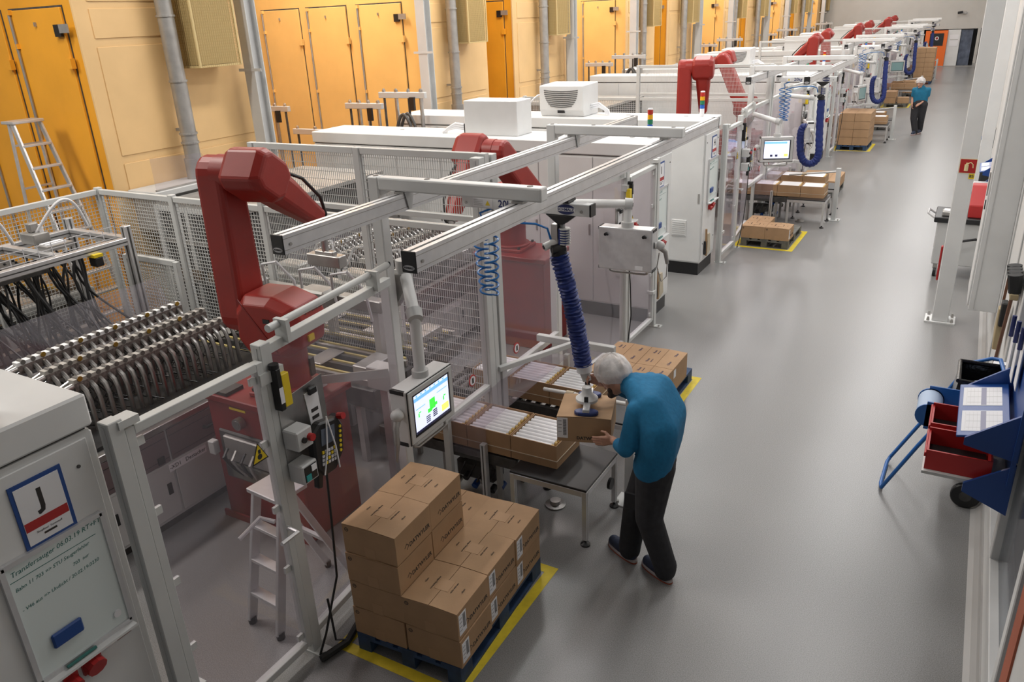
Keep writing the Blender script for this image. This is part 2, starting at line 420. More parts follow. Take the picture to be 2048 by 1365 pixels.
CAGEIN = mat('cage_core_yellow', (.60, .46, .22), .7)
def cage(y0, y1, which):
    t = thing('fan_cage', 'dusty yellow wire mesh box high beside exhaust pipe, %s from the camera' % ['first', 'second', 'third', 'fourth', 'fifth', 'sixth', 'seventh', 'eighth', 'ninth', 'tenth'][which], 'mesh box', (-9.25, y0, 3.46), 'mesh boxes on the cabins')
    X0, X1 = -9.48, -9.02; Z0, Z1 = 3.46, 4.9
    MB().box(X0, X1-.03, y0+.03, y1-.03, Z0+.03, Z1).build('filter_core', CAGEIN, t)
    b = MB()
    for a in ((X0, y0), (X1, y0), (X0, y1), (X1, y1)): b.beam((a[0], a[1], Z0), (a[0], a[1], Z1), .025, .025)
    b.box(X0, X1, y0, y1, Z0, Z0+.025)
    b.build('frame', CAGEIN, t)
    m = MB(); s = .035
    k = 0
    while Z0+k*s < Z1:
        z = Z0+k*s; m.beam((X1, y0, z), (X1, y1, z), .006, .006); m.beam((X0, y0, z), (X1, y0, z), .006, .006); k += 1
    for k in range(int((y1-y0)/s)+1): m.beam((X1, y0+k*s, Z0), (X1, y0+k*s, Z1), .006, .006)
    for k in range(int((X1-X0)/s)+1): m.beam((X0+k*s, y0, Z0), (X0+k*s, y0, Z1), .006, .006)
    o = m.build('wire_mesh', MESHY, t); o['kind'] = 'stuff'
def column(y, which):
    t = thing('steel_column', 'grey steel H column beside the cabins, %s from the camera' % ['first', 'second', 'third', 'fourth', 'fifth', 'sixth', 'seventh', 'eighth', 'ninth', 'tenth'][which], 'column', (-9.1, y, 0), 'steel columns by the cabins')
    MB().box(-9.2, -9.0, y-.1, y-.085, 0, 7.5).build('flange', LIGHT, t)
    MB().box(-9.2, -9.0, y+.085, y+.1, 0, 7.5).build('flange', LIGHT, t)
    MB().box(-9.108, -9.092, y-.085, y+.085, 0, 7.5).build('web', LIGHT, t)
    MB().box(-9.3, -8.86, y-.11, y-.1, 3.35, 3.39).build('bracket', LIGHT, t)
    MB().box(-9.28, -8.92, y-.18, y+.18, 0, .02).build('base_plate', LIGHT, t)
k = 0
for n in range(5):
    duct(7.3+P*n, n, k); cage(7.5+P*n, 8.2+P*n, k); column(8.5+P*n, k); k += 1
    duct(13.95+P*n, n, k); cage(14.15+P*n, 14.85+P*n, k); column(12.75+P*n, k); k += 1
# tall narrow upright beside the first mesh box
for n in range(4):
    tag(MB().box(-9.42, -9.3, 8.78+P*n, 8.9+P*n, 0, 3.4).build('cable_riser', FRAME, bevel=.01),
        'pale upright cable riser at the end of cream wall, %s from the camera' % NTH[n], 'cable riser', 'cable risers')
# grey hot-air trough at the foot of the cream wall
for n in range(4):
    t = thing('air_trough', 'grey sheet steel trough under exhaust pipe foot, %s from the camera' % NTH[n], 'trough', (-9.2, 7.6+P*n, 0))
    MB().box(-9.48, -8.98, 6.4+P*n, 8.2+P*n, 1.5, 1.95).build('trough_body', GALV, t)
    MB().box(-9.48, -8.92, 6.35+P*n, 8.25+P*n, 1.95, 2.03).build('rim', LIGHT, t, bevel=.01)
    for y in (6.6, 8.0): MB().box(-9.45, -9.35, y+P*n, y+.1+P*n, 0, 1.5).build('leg', GALV, t)
# tie-bar frames in front of the yellow cabin doors
def tie_frame(x0, x1, y, zt, lab, nposts=3, hoses=0):
    t = thing('tie_bar_frame', lab, 'metal frame', ((x0+x1)/2, y, 0), 'tie bar frames by the cabins')
    MB().box(x0, x1, y-.04, y+.04, zt-.1, zt).build('cross_beam', LIGHT, t, bevel=.006)
    for i in range(nposts):
        x = x0+.1+(x1-x0-.2)*i/max(1, nposts-1)
        p = MB().cyl((x, y, 0), (x, y, zt+.04), .022+.012*(i % 2), n=10).build('tie_bar', STEEL if i % 2 else DARK, t)
        MB().lathe([(.0, 0), (.03, 0), (.03, .03), (.012, .06), (0, .06)], 8, Matrix.Translation((x, y, zt))).build('nut', STEEL, p)
    for h in range(hoses):
        pts = [(x1-.6+.5*(j/12), y-.1-.12*h, zt-.9+.55*math.sin(math.pi*j/12)) for j in range(13)]
        pts = [(pts[0][0], pts[0][1], .4)]+pts+[(pts[-1][0], pts[-1][1], .4)]
        MB().tube(pts, .028, 8).build('hose', DARK, t, smooth=True)
    b = MB().box(x1-.3, x1-.2, y-.09, y-.04, zt-.3, zt-.08)
    b.build('limit_switch', BLACK, t)
for n in range(5):
    d = P*n; w_ = NTH[n]
    tie_frame(-12.3, -11.55, 11.5+d, 2.5, 'steel tie bar frame at left of yellow doors, %s cell' % w_, 3)
    tie_frame(-11.4, -10.3, 11.4+d, 2.1, 'low steel tie bar frame before yellow doors, %s cell' % w_, 3)
    tie_frame(-10.1, -9.25, 11.5+d, 2.58, 'steel tie bar frame before the third yellow door, %s cell' % w_, 4)
    tie_frame(-9.25, -8.25, 11.45+d, 2.78, 'tall steel tie bar frame with hoses near yellow cabin corner, %s cell' % w_, 4, 2)
# ================================================================== one pair of production cells
def ymap(m): return (lambda y: 2*YM-y) if m else (lambda y: y)
def cabinet_row(m):
    Y = ymap(m); X0, X1 = -9.0, -3.4
    a, b_ = Y(1.05), Y(1.8)
    y0, y1 = min(a, b_), max(a, b_)
    t = thing('control_cabinet', 'long white control cabinet row at the %s end, {c}' % ('far' if m else 'near'), 'cabinet', (-6.2, (y0+y1)/2, 0), 'control cabinet rows', ALLC)
    MB().box(X0+.03, X1-.02, y0+.02, y1-.02, 0, .2).build('plinth', BLACK, t)
    MB().box(X0, X1, y0, y1, .2, 2.2).build('body', WHITE, t)
    MB().box(X0-.02, X1+.02, y0-.02, y1+.02, 2.215, 2.38).build('hood', WHITE, t, bevel=.012)
    MB().box(X0+.01, X1-.01, y0+.01, y1-.01, 2.195, 2.22).build('shadow_joint', DARK, t)
    n = 7; w_ = (X1-X0)/n
    for side, yy in ((-1, y0), (1, y1)):
        for i in range(n):
            x = X0+i*w_
            d = MB().box(x+.005, x+w_-.005, yy, yy+side*.014, .22, 2.185).build('door_panel', WHITE, t, bevel=.004)
            MB().box(x+w_-.06, x+w_-.035, yy+side*.014, yy+side*.024, 1.15, 1.3).build('lock', GALV, d)
    e = MB().box(X1, X1+.014, y0+.03, y1-.03, .25, 2.17).build('end_door', WHITE, t, bevel=.004)
    for y in (y0+.08, y1-.1):
        for z in (.5, 2.05): MB().cyl((X1+.014, y, z), (X1+.02, y, z), .009, n=8).build('screw', DARK, e)
    # red power sockets and a name plate under the board
    for y, z, s in ((1.38, 1.03, .035), (1.49, 1.05, .05)):
        MB().cyl((X1+.014, Y(y), z), (X1+.07, Y(y), z-.02), s, n=10).box(X1+.014, X1+.03, Y(y)-s, Y(y)+s, z-s, z+s).build('power_socket', BINR, e)
    MB().box(X1+.014, X1+.017, Y(1.64), Y(1.72), 1.05, 1.1).build('name_plate', mat('dusty_red_plate', (.35, .25, .23), .6), e)
    # ventilation grille near the aisle
    yg, sd = (y0, -1)
    g = MB().box(-3.86, -3.62, yg-.03, yg, .62, .88).build('vent_grille', WHITE, t, bevel=.005)
    for i in range(7): MB().box(-3.84, -3.64, yg-.038, yg-.03, .645+.031*i, .66+.031*i).build('louvre', WHITE, g)
    # lids and bolts on the roof
    for x in (-3.85, -4.8, -7.6): MB().cyl((x, (y0+y1)/2+.1, 2.38), (x, (y0+y1)/2+.1, 2.39), .035, n=14).build('roof_cap', LIGHT, t)
    return t
cabinet_row(False); cabinet_row(True)

def poster(n, m, letter):
    d = P*n; Y = lambda y: ymap(m)(y)+d; X = -3.385
    s = -1 if m else 1
    ya, yb = sorted((Y(1.38), Y(1.62)))
    t = thing('cell_sign', 'blue framed cell sign with a large letter %s on white cabinet' % letter, 'sign', (X, (ya+yb)/2, 1.78), 'cell letter signs')
    MB().box(X, X+.006, ya, yb, 1.78, 2.11).build('blue_border', RACKB, t)
    MB().box(X+.006, X+.008, ya+.018, yb-.018, 1.8, 2.09).build('sheet', PAPER, t)
    text('letter', letter, .13, (X+.0085, (ya+yb)/2, 2.0), (0, 1, 0), (0, 0, 1), INK, t, bold=.03)
    MB().box(X+.008, X+.009, ya+.02, yb-.02, 1.87, 1.915).build('red_band', BINR, t)
    text('small_print', 'Shopfloor  Formstoff', .014, (X+.0085, (ya+yb)/2, 1.85), (0, 1, 0), (0, 0, 1), INK, t)
    MB().box(X+.008, X+.009, ya+.09, yb-.09, 1.825, 1.835).build('footer_line', INK, t)
    ya, yb = sorted((Y(1.25), Y(1.73)))
    t = thing('whiteboard', 'whiteboard with green handwriting under the letter %s sign' % letter, 'whiteboard', (X, (ya+yb)/2, 1.13), 'cabinet whiteboards')
    MB().box(X, X+.012, ya, yb, 1.13, 1.78).build('board', WHITEB, t)
    for z in (1.13, 1.775): MB().box(X, X+.022, ya, yb, z-.012, z+.012).build('frame_rail', ALU, t)
    for y in (ya, yb): MB().box(X, X+.022, y-.012, y+.012, 1.13, 1.78).build('frame_rail', ALU, t)
    MB().box(X, X+.06, ya, yb, 1.105, 1.118).build('pen_tray', WHITE, t)
    MB().cyl((X+.035, ya+.12, 1.13), (X+.035, ya+.27, 1.13), .008, n=8).build('pen', GREEN, t)
    MB().box(X+.012, X+.03, ya+.1, ya+.25, 1.25, 1.33).build('magnet_eraser', RACKB, t, bevel=.008)
    MB().cyl((X+.012, yb-.06, 1.21), (X+.02, yb-.06, 1.21), .02, n=14).build('round_magnet', PAPER, t)
    if n == 0 and not m:
        L = [('Transfersauger 06.03.19 RT+FT', .034, 1.72), ('Bahn 11 703 => STU Saugerfehler', .026, 1.64), ('703  nur', .024, 1.6), ('- V46 aus => Undicht / 20.02.19/3230', .025, 1.53)]
    else:
        L = [('Bahn 11 => STU', .036, 1.71), ('- V46 aus 20.02.19', .03, 1.62)]
    for k, (s_, z_, zz) in enumerate(L):
        text('handwriting', s_, z_, (X+.0125, ya+.03+(.26 if k == 2 else .0), zz), (0, 1, .06), (0, -.06, 1), GREEN, t, align='LEFT', shear=.25)
    MB().box(X+.012, X+.0128, ya+.02, yb-.05, 1.685, 1.688).build('ruled_line', GREEN, t)
for n in range(5):
    poster(n, False, 'JHFDB'[n]); poster(n, True, 'IGECA'[n])

# ------------------------------------------------------------------ aisle fence, doors
XF = -3.32
def aisle_fence(m):
    Y = ymap(m); side = 'far' if m else 'near'
    t = thing('safety_fence', 'pale aisle safety fence with clear panes at the %s side, {c}' % side, 'fence', (XF, Y(3.5), 0), 'aisle safety fences', ALLC)
    def post(x, y, z1, w_=.08):
        p = MB().box(x-w_/2, x+w_/2, Y(y)-w_/2, Y(y)+w_/2, 0.01, z1).build('post', FRAME, t, bevel=.004)
        MB().box(x-.012, x+.012, Y(y)-w_/2-.004, Y(y)+w_/2+.004, .05, z1-.02).build('slot_cover', LIGHT, p)
        MB().box(x-.05, x+.13, Y(y)-.05, Y(y)+.05, 0, .012).build('foot_plate', FRAME, p)
        MB().cyl((x+.1, Y(y)-.02, .012), (x+.1, Y(y)-.02, .03), .014, n=6).build('anchor_bolt', GALV, p)
    post(XF, 1.86, 2.23); post(XF-.02, 2.83, 2.25); post(-3.5, 5.5, 2.85, .09)
    def rail(p0, p1, w_=.05): MB().beam((p0[0], Y(p0[1]), p0[2]), (p1[0], Y(p1[1]), p1[2]), w_, w_).build('rail', FRAME, t, bevel=.003)
    rail((XF-.02, 2.87, 2.2), (-3.46, 4.15, 2.2), .06); rail((XF-.02, 2.87, .14), (-3.46, 4.15, .14))
    b = MB(); p = [(-3.335, 2.9, 2.31), (-3.45, 4.05, 2.31), (-3.47, 4.18, 2.31)]
    c_ = MB().tube([(x, Y(y), z) for x, y, z in p], .024, 10).build('conduit', FRAME, t, smooth=True)
    for y in (3.0, 3.95): MB().box(-3.46+.1*(4.05-y)-.02, -3.38+.1*(4.05-y), Y(y)-.015, Y(y)+.015, 2.2, 2.34).build('conduit_clip', FRAME, c_)
    vs = [(XF-.02, Y(2.87), .16), (-3.46, Y(4.15), .16), (-3.46, Y(4.15), 2.18), (XF-.02, Y(2.87), 2.18)]
    q = [(x-.006, y, z) for x, y, z in vs]
    MB().add(vs+q, [(0, 1, 2, 3), (7, 6, 5, 4), (0, 4, 5, 1), (1, 5, 6, 2), (2, 6, 7, 3), (3, 7, 4, 0)]).build('pane', PANE, t)
    # raised panel over the carton outlet
    rail((-3.5, 4.32, .77), (-3.5, 5.48, .77), .06); rail((-3.5, 4.32, 2.2), (-3.5, 5.48, 2.2), .06)
    MB().box(-3.503, -3.497, Y(4.32), Y(5.46), .79, 2.2).build('pane', PANE, t)
    MB().box(-3.53, -3.47, Y(4.75), Y(4.8), 0, .77).build('short_post', FRAME, t, bevel=.003)
    sg = MB().cyl((-3.495, Y(5.2), .95), (-3.49, Y(5.2), .95), .055, n=18).build('round_warning_sign', BINR, t)
    MB().cyl((-3.49, Y(5.2), .95), (-3.488, Y(5.2), .95), .043, n=18).build('sign_face', PAPER, sg)
    MB().box(-3.488, -3.486, Y(5.2)-.012, Y(5.2)+.012, .925, .975).build('hand_symbol', INK, sg)
    return t
aisle_fence(False); aisle_fence(True)

def guard_door(m):
    Y = ymap(m); side = 'far' if m else 'near'
    y0, y1 = 1.93, 2.76
    t = thing('guard_door', 'clear paned guard door in the aisle fence at the %s side, {c}' % side, 'door', (XF, Y(2.35), 0), 'guard doors', ALLC)
    for y in (y0, y1): MB().box(XF-.03, XF+.03, Y(y)-.025, Y(y)+.025, .1, 2.16).build('stile', FRAME, t, bevel=.003)
    for z in (.12, 2.14): MB().box(XF-.03, XF+.03, Y(y0+.025), Y(y1-.025), z-.025, z+.025).build('rail', FRAME, t, bevel=.003)
    MB().box(XF-.003, XF+.003, Y(y0+.02), Y(y1-.02), .13, 2.13).build('pane', PANE, t)
    for y in (y0+.05, y1-.05):
        for z in (.2, .75, 1.2, 1.65, 2.06): MB().box(XF-.008, XF+.012, Y(y)-.022, Y(y)+.022, z-.022, z+.022).build('pane_clip', FRAME, t)
    # handle, hinges, lock
    h = [(XF+.03, y1-.01, 1.05), (XF+.12, y1-.02, 1.05), (XF+.13, y1-.16, 1.06)]
    MB().tube([(a, Y(b_), c) for a, b_, c in h], .014, 8).build('handle', ALU, t, smooth=True)
    h = [(XF-.03, y1-.05, 1.1), (XF-.12, y1-.08, 1.12), (XF-.14, y1-.24, 1.06)]
    MB().tube([(a, Y(b_), c) for a, b_, c in h], .014, 8).build('handle', ALU, t, smooth=True)
    for z in (.5, 2.2):
        MB().box(XF-.04, XF+.05, Y(y0-.06), Y(y0+.05), z-.02, z+.02).build('hinge', FRAME, t)
    MB().box(XF-.03, XF+.04, Y(y1-.02), Y(y1+.16), 2.02, 2.09).build('bolt_bracket', FRAME, t)
    # yellow and black warning triangle
    s = thing_tri = MB()
    yc, zc = 2.66, 1.62; A = .062
    tri = [(-A, -.055), (A, -.055), (0, .07)]
    MB().add([(XF+.006, Y(yc+a), zc+b_) for a, b_ in tri]+[(XF+.009, Y(yc+a), zc+b_) for a, b_ in tri], [(0, 1, 2), (3, 4, 5), (0, 1, 4, 3), (1, 2, 5, 4), (2, 0, 3, 5)]).build('warning_triangle', INK, t)
    tri = [(a*.84, b_*.84) for a, b_ in tri]
    w_ = MB().add([(XF+.009, Y(yc+a), zc+b_) for a, b_ in tri]+[(XF+.0105, Y(yc+a), zc+b_) for a, b_ in tri], [(0, 1, 2), (3, 4, 5), (0, 1, 4, 3), (1, 2, 5, 4), (2, 0, 3, 5)]).build('triangle_face', YEL, t)
    MB().cyl((XF+.0105, Y(yc), zc-.02), (XF+.0115, Y(yc), zc-.02), .018, n=10).box(XF+.0105, XF+.0115, Y(yc)-.007, Y(yc)+.012, zc, zc+.025).build('symbol', INK, w_)
guard_door(False); guard_door(True)

def door_controls(m):
    Y = ymap(m); side = 'far' if m else 'near'
    x = -3.29
    t = thing('safety_switch', 'black and yellow safety switch on the fence post, %s side, {c}' % side, 'switch', (x, Y(2.85), 1.92), 'safety switches', ALLC)
    MB().box(x-.01, x+.05, Y(2.82), Y(2.86), 1.83, 2.1).build('switch_body', BLACK, t, bevel=.006)
    MB().box(x-.005, x+.045, Y(2.86), Y(2.92), 1.84, 2.05).build('yellow_case', YEL, t, bevel=.004)
    MB().box(x+.05, x+.052, Y(2.825), Y(2.855), 1.88, 1.98).build('rating_label', PAPER, t)
    MB().cyl((x+.02, Y(2.84), 2.1), (x+.02, Y(2.84), 2.125), .03, n=12).build('key_head', BLACK, t)
    t = thing('control_station', 'brushed steel plate with control boxes beside the guard door, %s side, {c}' % side, 'control panel', (x, Y(3.0), 1.35), 'steel control plates', ALLC)
    MB().prism([(Y(2.84), 1.36), (Y(3.22), 1.38), (Y(3.22), 1.9), (Y(2.84), 1.86)], 'yz', x-.01, x-.004).build('steel_plate', STEEL, t)
    for z, nm in ((1.63, 0), (1.4, 1)):
        b = MB().box(x, x+.12, Y(2.83), Y(2.96), z-.065, z+.065).build('control_box', LIGHT, t, bevel=.008)
        if nm == 0:
            MB().cyl((x+.12, Y(2.93), z), (x+.15, Y(2.93), z), .024, n=12).build('red_button', BINR, b)
            MB().cyl((x+.12, Y(2.88), z), (x+.135, Y(2.88), z), .018, n=10).build('key_switch', BLACK, b)
        else:
            MB().box(x+.12, x+.124, Y(2.845), Y(2.945), z-.05, z+.05).build('button_field', BLACK, b)
            MB().box(x+.124, x+.13, Y(2.85), Y(2.89), z-.045, z-.005).build('green_button', mat('teal_button', (.02, .3, .3), .4), b)
            MB().box(x+.124, x+.13, Y(2.9), Y(2.94), z+.005, z+.045).build('white_button', PAPER, b)
    c_ = MB().prism([(Y(3.05), 1.83), (Y(3.16), 1.84), (Y(3.17), 1.6), (Y(3.11), 1.54), (Y(3.07), 1.6)], 'yz', x-.002, x+.004).build('job_sheet', PAPER, t)
    MB().box(x+.004, x+.03, Y(3.07), Y(3.14), 1.815, 1.865).build('clip', BLACK, c_, bevel=.008)
    for z in (1.7, 1.65): MB().box(x+.004, x+.005, Y(3.085), Y(3.145), z-.012, z+.012).build('barcode', INK, c_)
    t = thing('teach_pendant', 'black robot teach pendant hanging on the steel plate, %s side, {c}' % side, 'remote', (x+.05, Y(3.1), 1.3), 'teach pendants', ALLC)
    M = Matrix.Translation((x+.09, Y(3.07), 1.48)) @ Matrix.Rotation(-.12*(-1 if m else 1), 4, 'X') @ Matrix.Scale(1.08, 4)
    MB().prism([(-.12, .12), (-.06, .17), (.09, .16), (.13, .1), (.13, -.06), (.06, -.16), (-.04, -.17), (-.1, -.1)], 'yz', -.03, .03, M).build('pendant_body', BLACK, t, bevel=.012)
    MB().box(.031, .034, -.06, .05, .03, .13, M).build('screen', mat('pendant_screen', (.12, .14, .18), .2), t)
    for r in range(4):
        for c in range(5): MB().box(.03, .037, -.06+.024*c, -.044+.024*c, -.02-.024*r, -.004-.024*r, M).build('key', SILVER if (r+c) % 4 else YEL, t)
    for r in range(6): MB().cyl(M @ Vector((.03, .095, .1-.03*r)), M @ Vector((.037, .095, .1-.03*r)), .01, n=8).build('side_key', YEL, t)
    MB().cyl(M @ Vector((.02, .1, .16)), M @ Vector((.06, .1, .17)), .022, n=10).build('emergency_stop', BINR, t)
    MB().prism([(-.09, -.1), (-.04, -.14), (-.05, -.24), (-.09, -.23)], 'yz', -.02, .02, M).build('grip', BLACK, t, bevel=.008)
    for a in (-.03, .04): MB().tube([M @ Vector((.04, -.02, .2)), M @ Vector((.045, a, .0)), M @ Vector((.04, a*1.8, -.15))], .005, 6).build('white_cord', PAPER, t)
    MB().tube([M @ Vector(p) for p in ((0, 0, -.16), (.0, .02, -.5), (-.02, .06, -.9), (-.03, -.05, -1.25), (-.05, -.1, -1.4))], .008, 6).build('cable', BLACK, t)
door_controls(False); door_controls(True)

# ------------------------------------------------------------------ dividing mesh fence at the mirror line
def divider():
    y = YM
    t = thing('mesh_divider', 'pale wire mesh fence dividing the two robots, {c}', 'fence', (-6, y, 0), 'wire mesh dividers', ALLC)
    for x, z in ((-8.92, 2.25), (-7.6, 2.25), (-6.2, 2.87), (-4.85, 2.87), (-3.5, 2.87)):
        MB().box(x-.035, x+.035, y-.035, y+.035, 0, z).build('post', FRAME, t, bevel=.004)
    def r(x0, x1, z, w_=.06): MB().box(x0, x1, y-.025, y+.025, z-w_/2, z+w_/2).build('rail', FRAME, t, bevel=.004)
    for a, b_ in ((-8.88, -7.64), (-7.56, -6.24), (-6.16, -4.89), (-4.81, -3.54)):
        r(a, b_, .15); r(a, b_, 2.2)
    for a, b_ in ((-6.16, -4.89), (-4.81, -3.54)): r(a, b_, 2.3, .05); r(a, b_, 2.84)
    def wires(x0, x1, z0, z1, dx, dz, r_, yy):
        m = MB()
        for i in range(int((x1-x0)/dx)+1): m.beam((x0+dx*i, yy, z0), (x0+dx*i, yy, z1), r_, r_)
        for i in range(int((z1-z0)/dz)+1): m.beam((x0, yy+r_, z0+dz*i), (x1, yy+r_, z0+dz*i), r_, r_)
        o = m.build('wire_mesh', FRAME, t); o['kind'] = 'stuff'
    for a, b_ in ((-8.88, -7.64), (-7.56, -6.24)): wires(a, b_, .18, 2.17, .042, .042, .006, y)
    for a, b_ in ((-6.16, -4.89), (-4.81, -3.54)):
        wires(a, b_, .18, 2.17, .024, .075, .0045, y); wires(a, b_, 2.33, 2.81, .024, .075, .0045, y)
    # return wing running back to the cream cabins, on the near side only
    MB().box(-8.95, -8.89, 4.2, y-.04, 2.17, 2.23).build('rail', FRAME, t, bevel=.004)
    MB().box(-8.95, -8.89, 4.2, y-.04, .12, .18).build('rail', FRAME, t, bevel=.004)
    MB().box(-8.95, -8.89, 4.14, 4.2, 0, 2.25).build('post', FRAME, t, bevel=.004)
    m = MB()
    for i in range(32): m.beam((-8.92, 4.2+.042*i, .18), (-8.92, 4.2+.042*i, 2.17), .006, .006)
    for i in range(48): m.beam((-8.92, 4.2, .18+.042*i), (-8.92, y-.04, .18+.042*i), .006, .006)
    o = m.build('wire_mesh', FRAME, t); o['kind'] = 'stuff'
divider()

# ------------------------------------------------------------------ overhead crane gantry
def gantry():
    t = thing('crane_gantry', 'white overhead crane gantry with two aluminium rails, {c}', 'gantry', (-3.58, YM, 0), 'overhead crane gantries', ALLC)
    ZT, ZA = 2.93, 2.84
    for y in (4.24, 6.95):
        p = MB().box(-3.58, -3.49, y-.045, y+.045, 0, ZT).build('post', WHITE, t, bevel=.008)
        MB().box(-3.65, -3.42, y-.12, y+.12, 0, .02).build('base_plate', WHITE, p)
        MB().prism([(-3.49, ZA), (-3.49, ZA-.04), (-3.4, ZA)], 'xz', y-.025, y+.025).build('gusset', WHITE, p)
        MB().cyl((-3.49, y-.02, 2.3), (-3.487, y-.02, 2.3), .022, n=12).build('cable_hole', BLACK, p)
        a = MB().box(-3.49, -2.22, y-.045, y+.045, ZA, ZT).build('cantilever_arm', WHITE, t, bevel=.012, seg=2)
        for x in (-3.535, -3.1, -2.32): MB().cyl((x, y, ZT-.001), (x, y, ZT+.003), .02, n=12).build('plug', DARK, a)
    for i, x in enumerate((-3.31, -2.39)):
        y0, y1 = 3.06, 8.52; w_ = .043; z0, z1 = 2.715, 2.825
        pr = [(x-w_, z0), (x+w_, z0), (x+w_, z1), (x+.01, z1), (x+.01, z1-.012), (x-.01, z1-.012), (x-.01, z1), (x-w_, z1)]
        r = MB().prism(pr, 'xz', y0, y1).build('rail', ALU, t)
        MB().box(x-.0095, x+.0095, y0+.01, y1-.01, z1-.012, z1-.007).build('slot', BLACK, r)
        for z in (z0+.022, z1-.022): MB().box(x+w_, x+w_+.0012, y0, y1, z-.002, z+.002).build('groove', GALV, r)
        for yy, s in ((y0, -1), (y1, 1)):
            c_ = MB().box(x-w_-.003, x+w_+.003, yy, yy+s*.01, z0-.003, z1+.003).build('end_cap', BLACK, r, bevel=.003)
            if s < 0:
                e = []
                for k in range(20):
                    an = 2*math.pi*k/20; e.append((x+.036*math.cos(an), z0+.025+.014*math.sin(an)))
                MB().prism(e, 'xz', yy-.0115, yy-.0105).build('maker_oval', SILVER, c_)
                text('maker_name', 'SCHMALZ', .0135, (x, yy-.0125, z0+.025), (1, 0, 0), (0, 0, 1), INK, c_, bold=.03)
        MB().cyl((x+w_, y0+.05, z0+.05), (x+w_+.006, y0+.05, z0+.05), .01, n=10).build('bolt', GALV, r)
        for y in (4.24, 6.95): MB().box(x-.04, x+.04, y-.05, y+.05, z1, ZA).build('clamp_plate', GALV, r)
    for y in (4.24, 6.95):
        MB().prism([(y-.015, 2.72), (y+.015, 2.72), (y+.05, 2.84), (y-.05, 2.84)], 'yz', -3.262, -3.256).build('web_plate', LIGHT, t)
gantry()

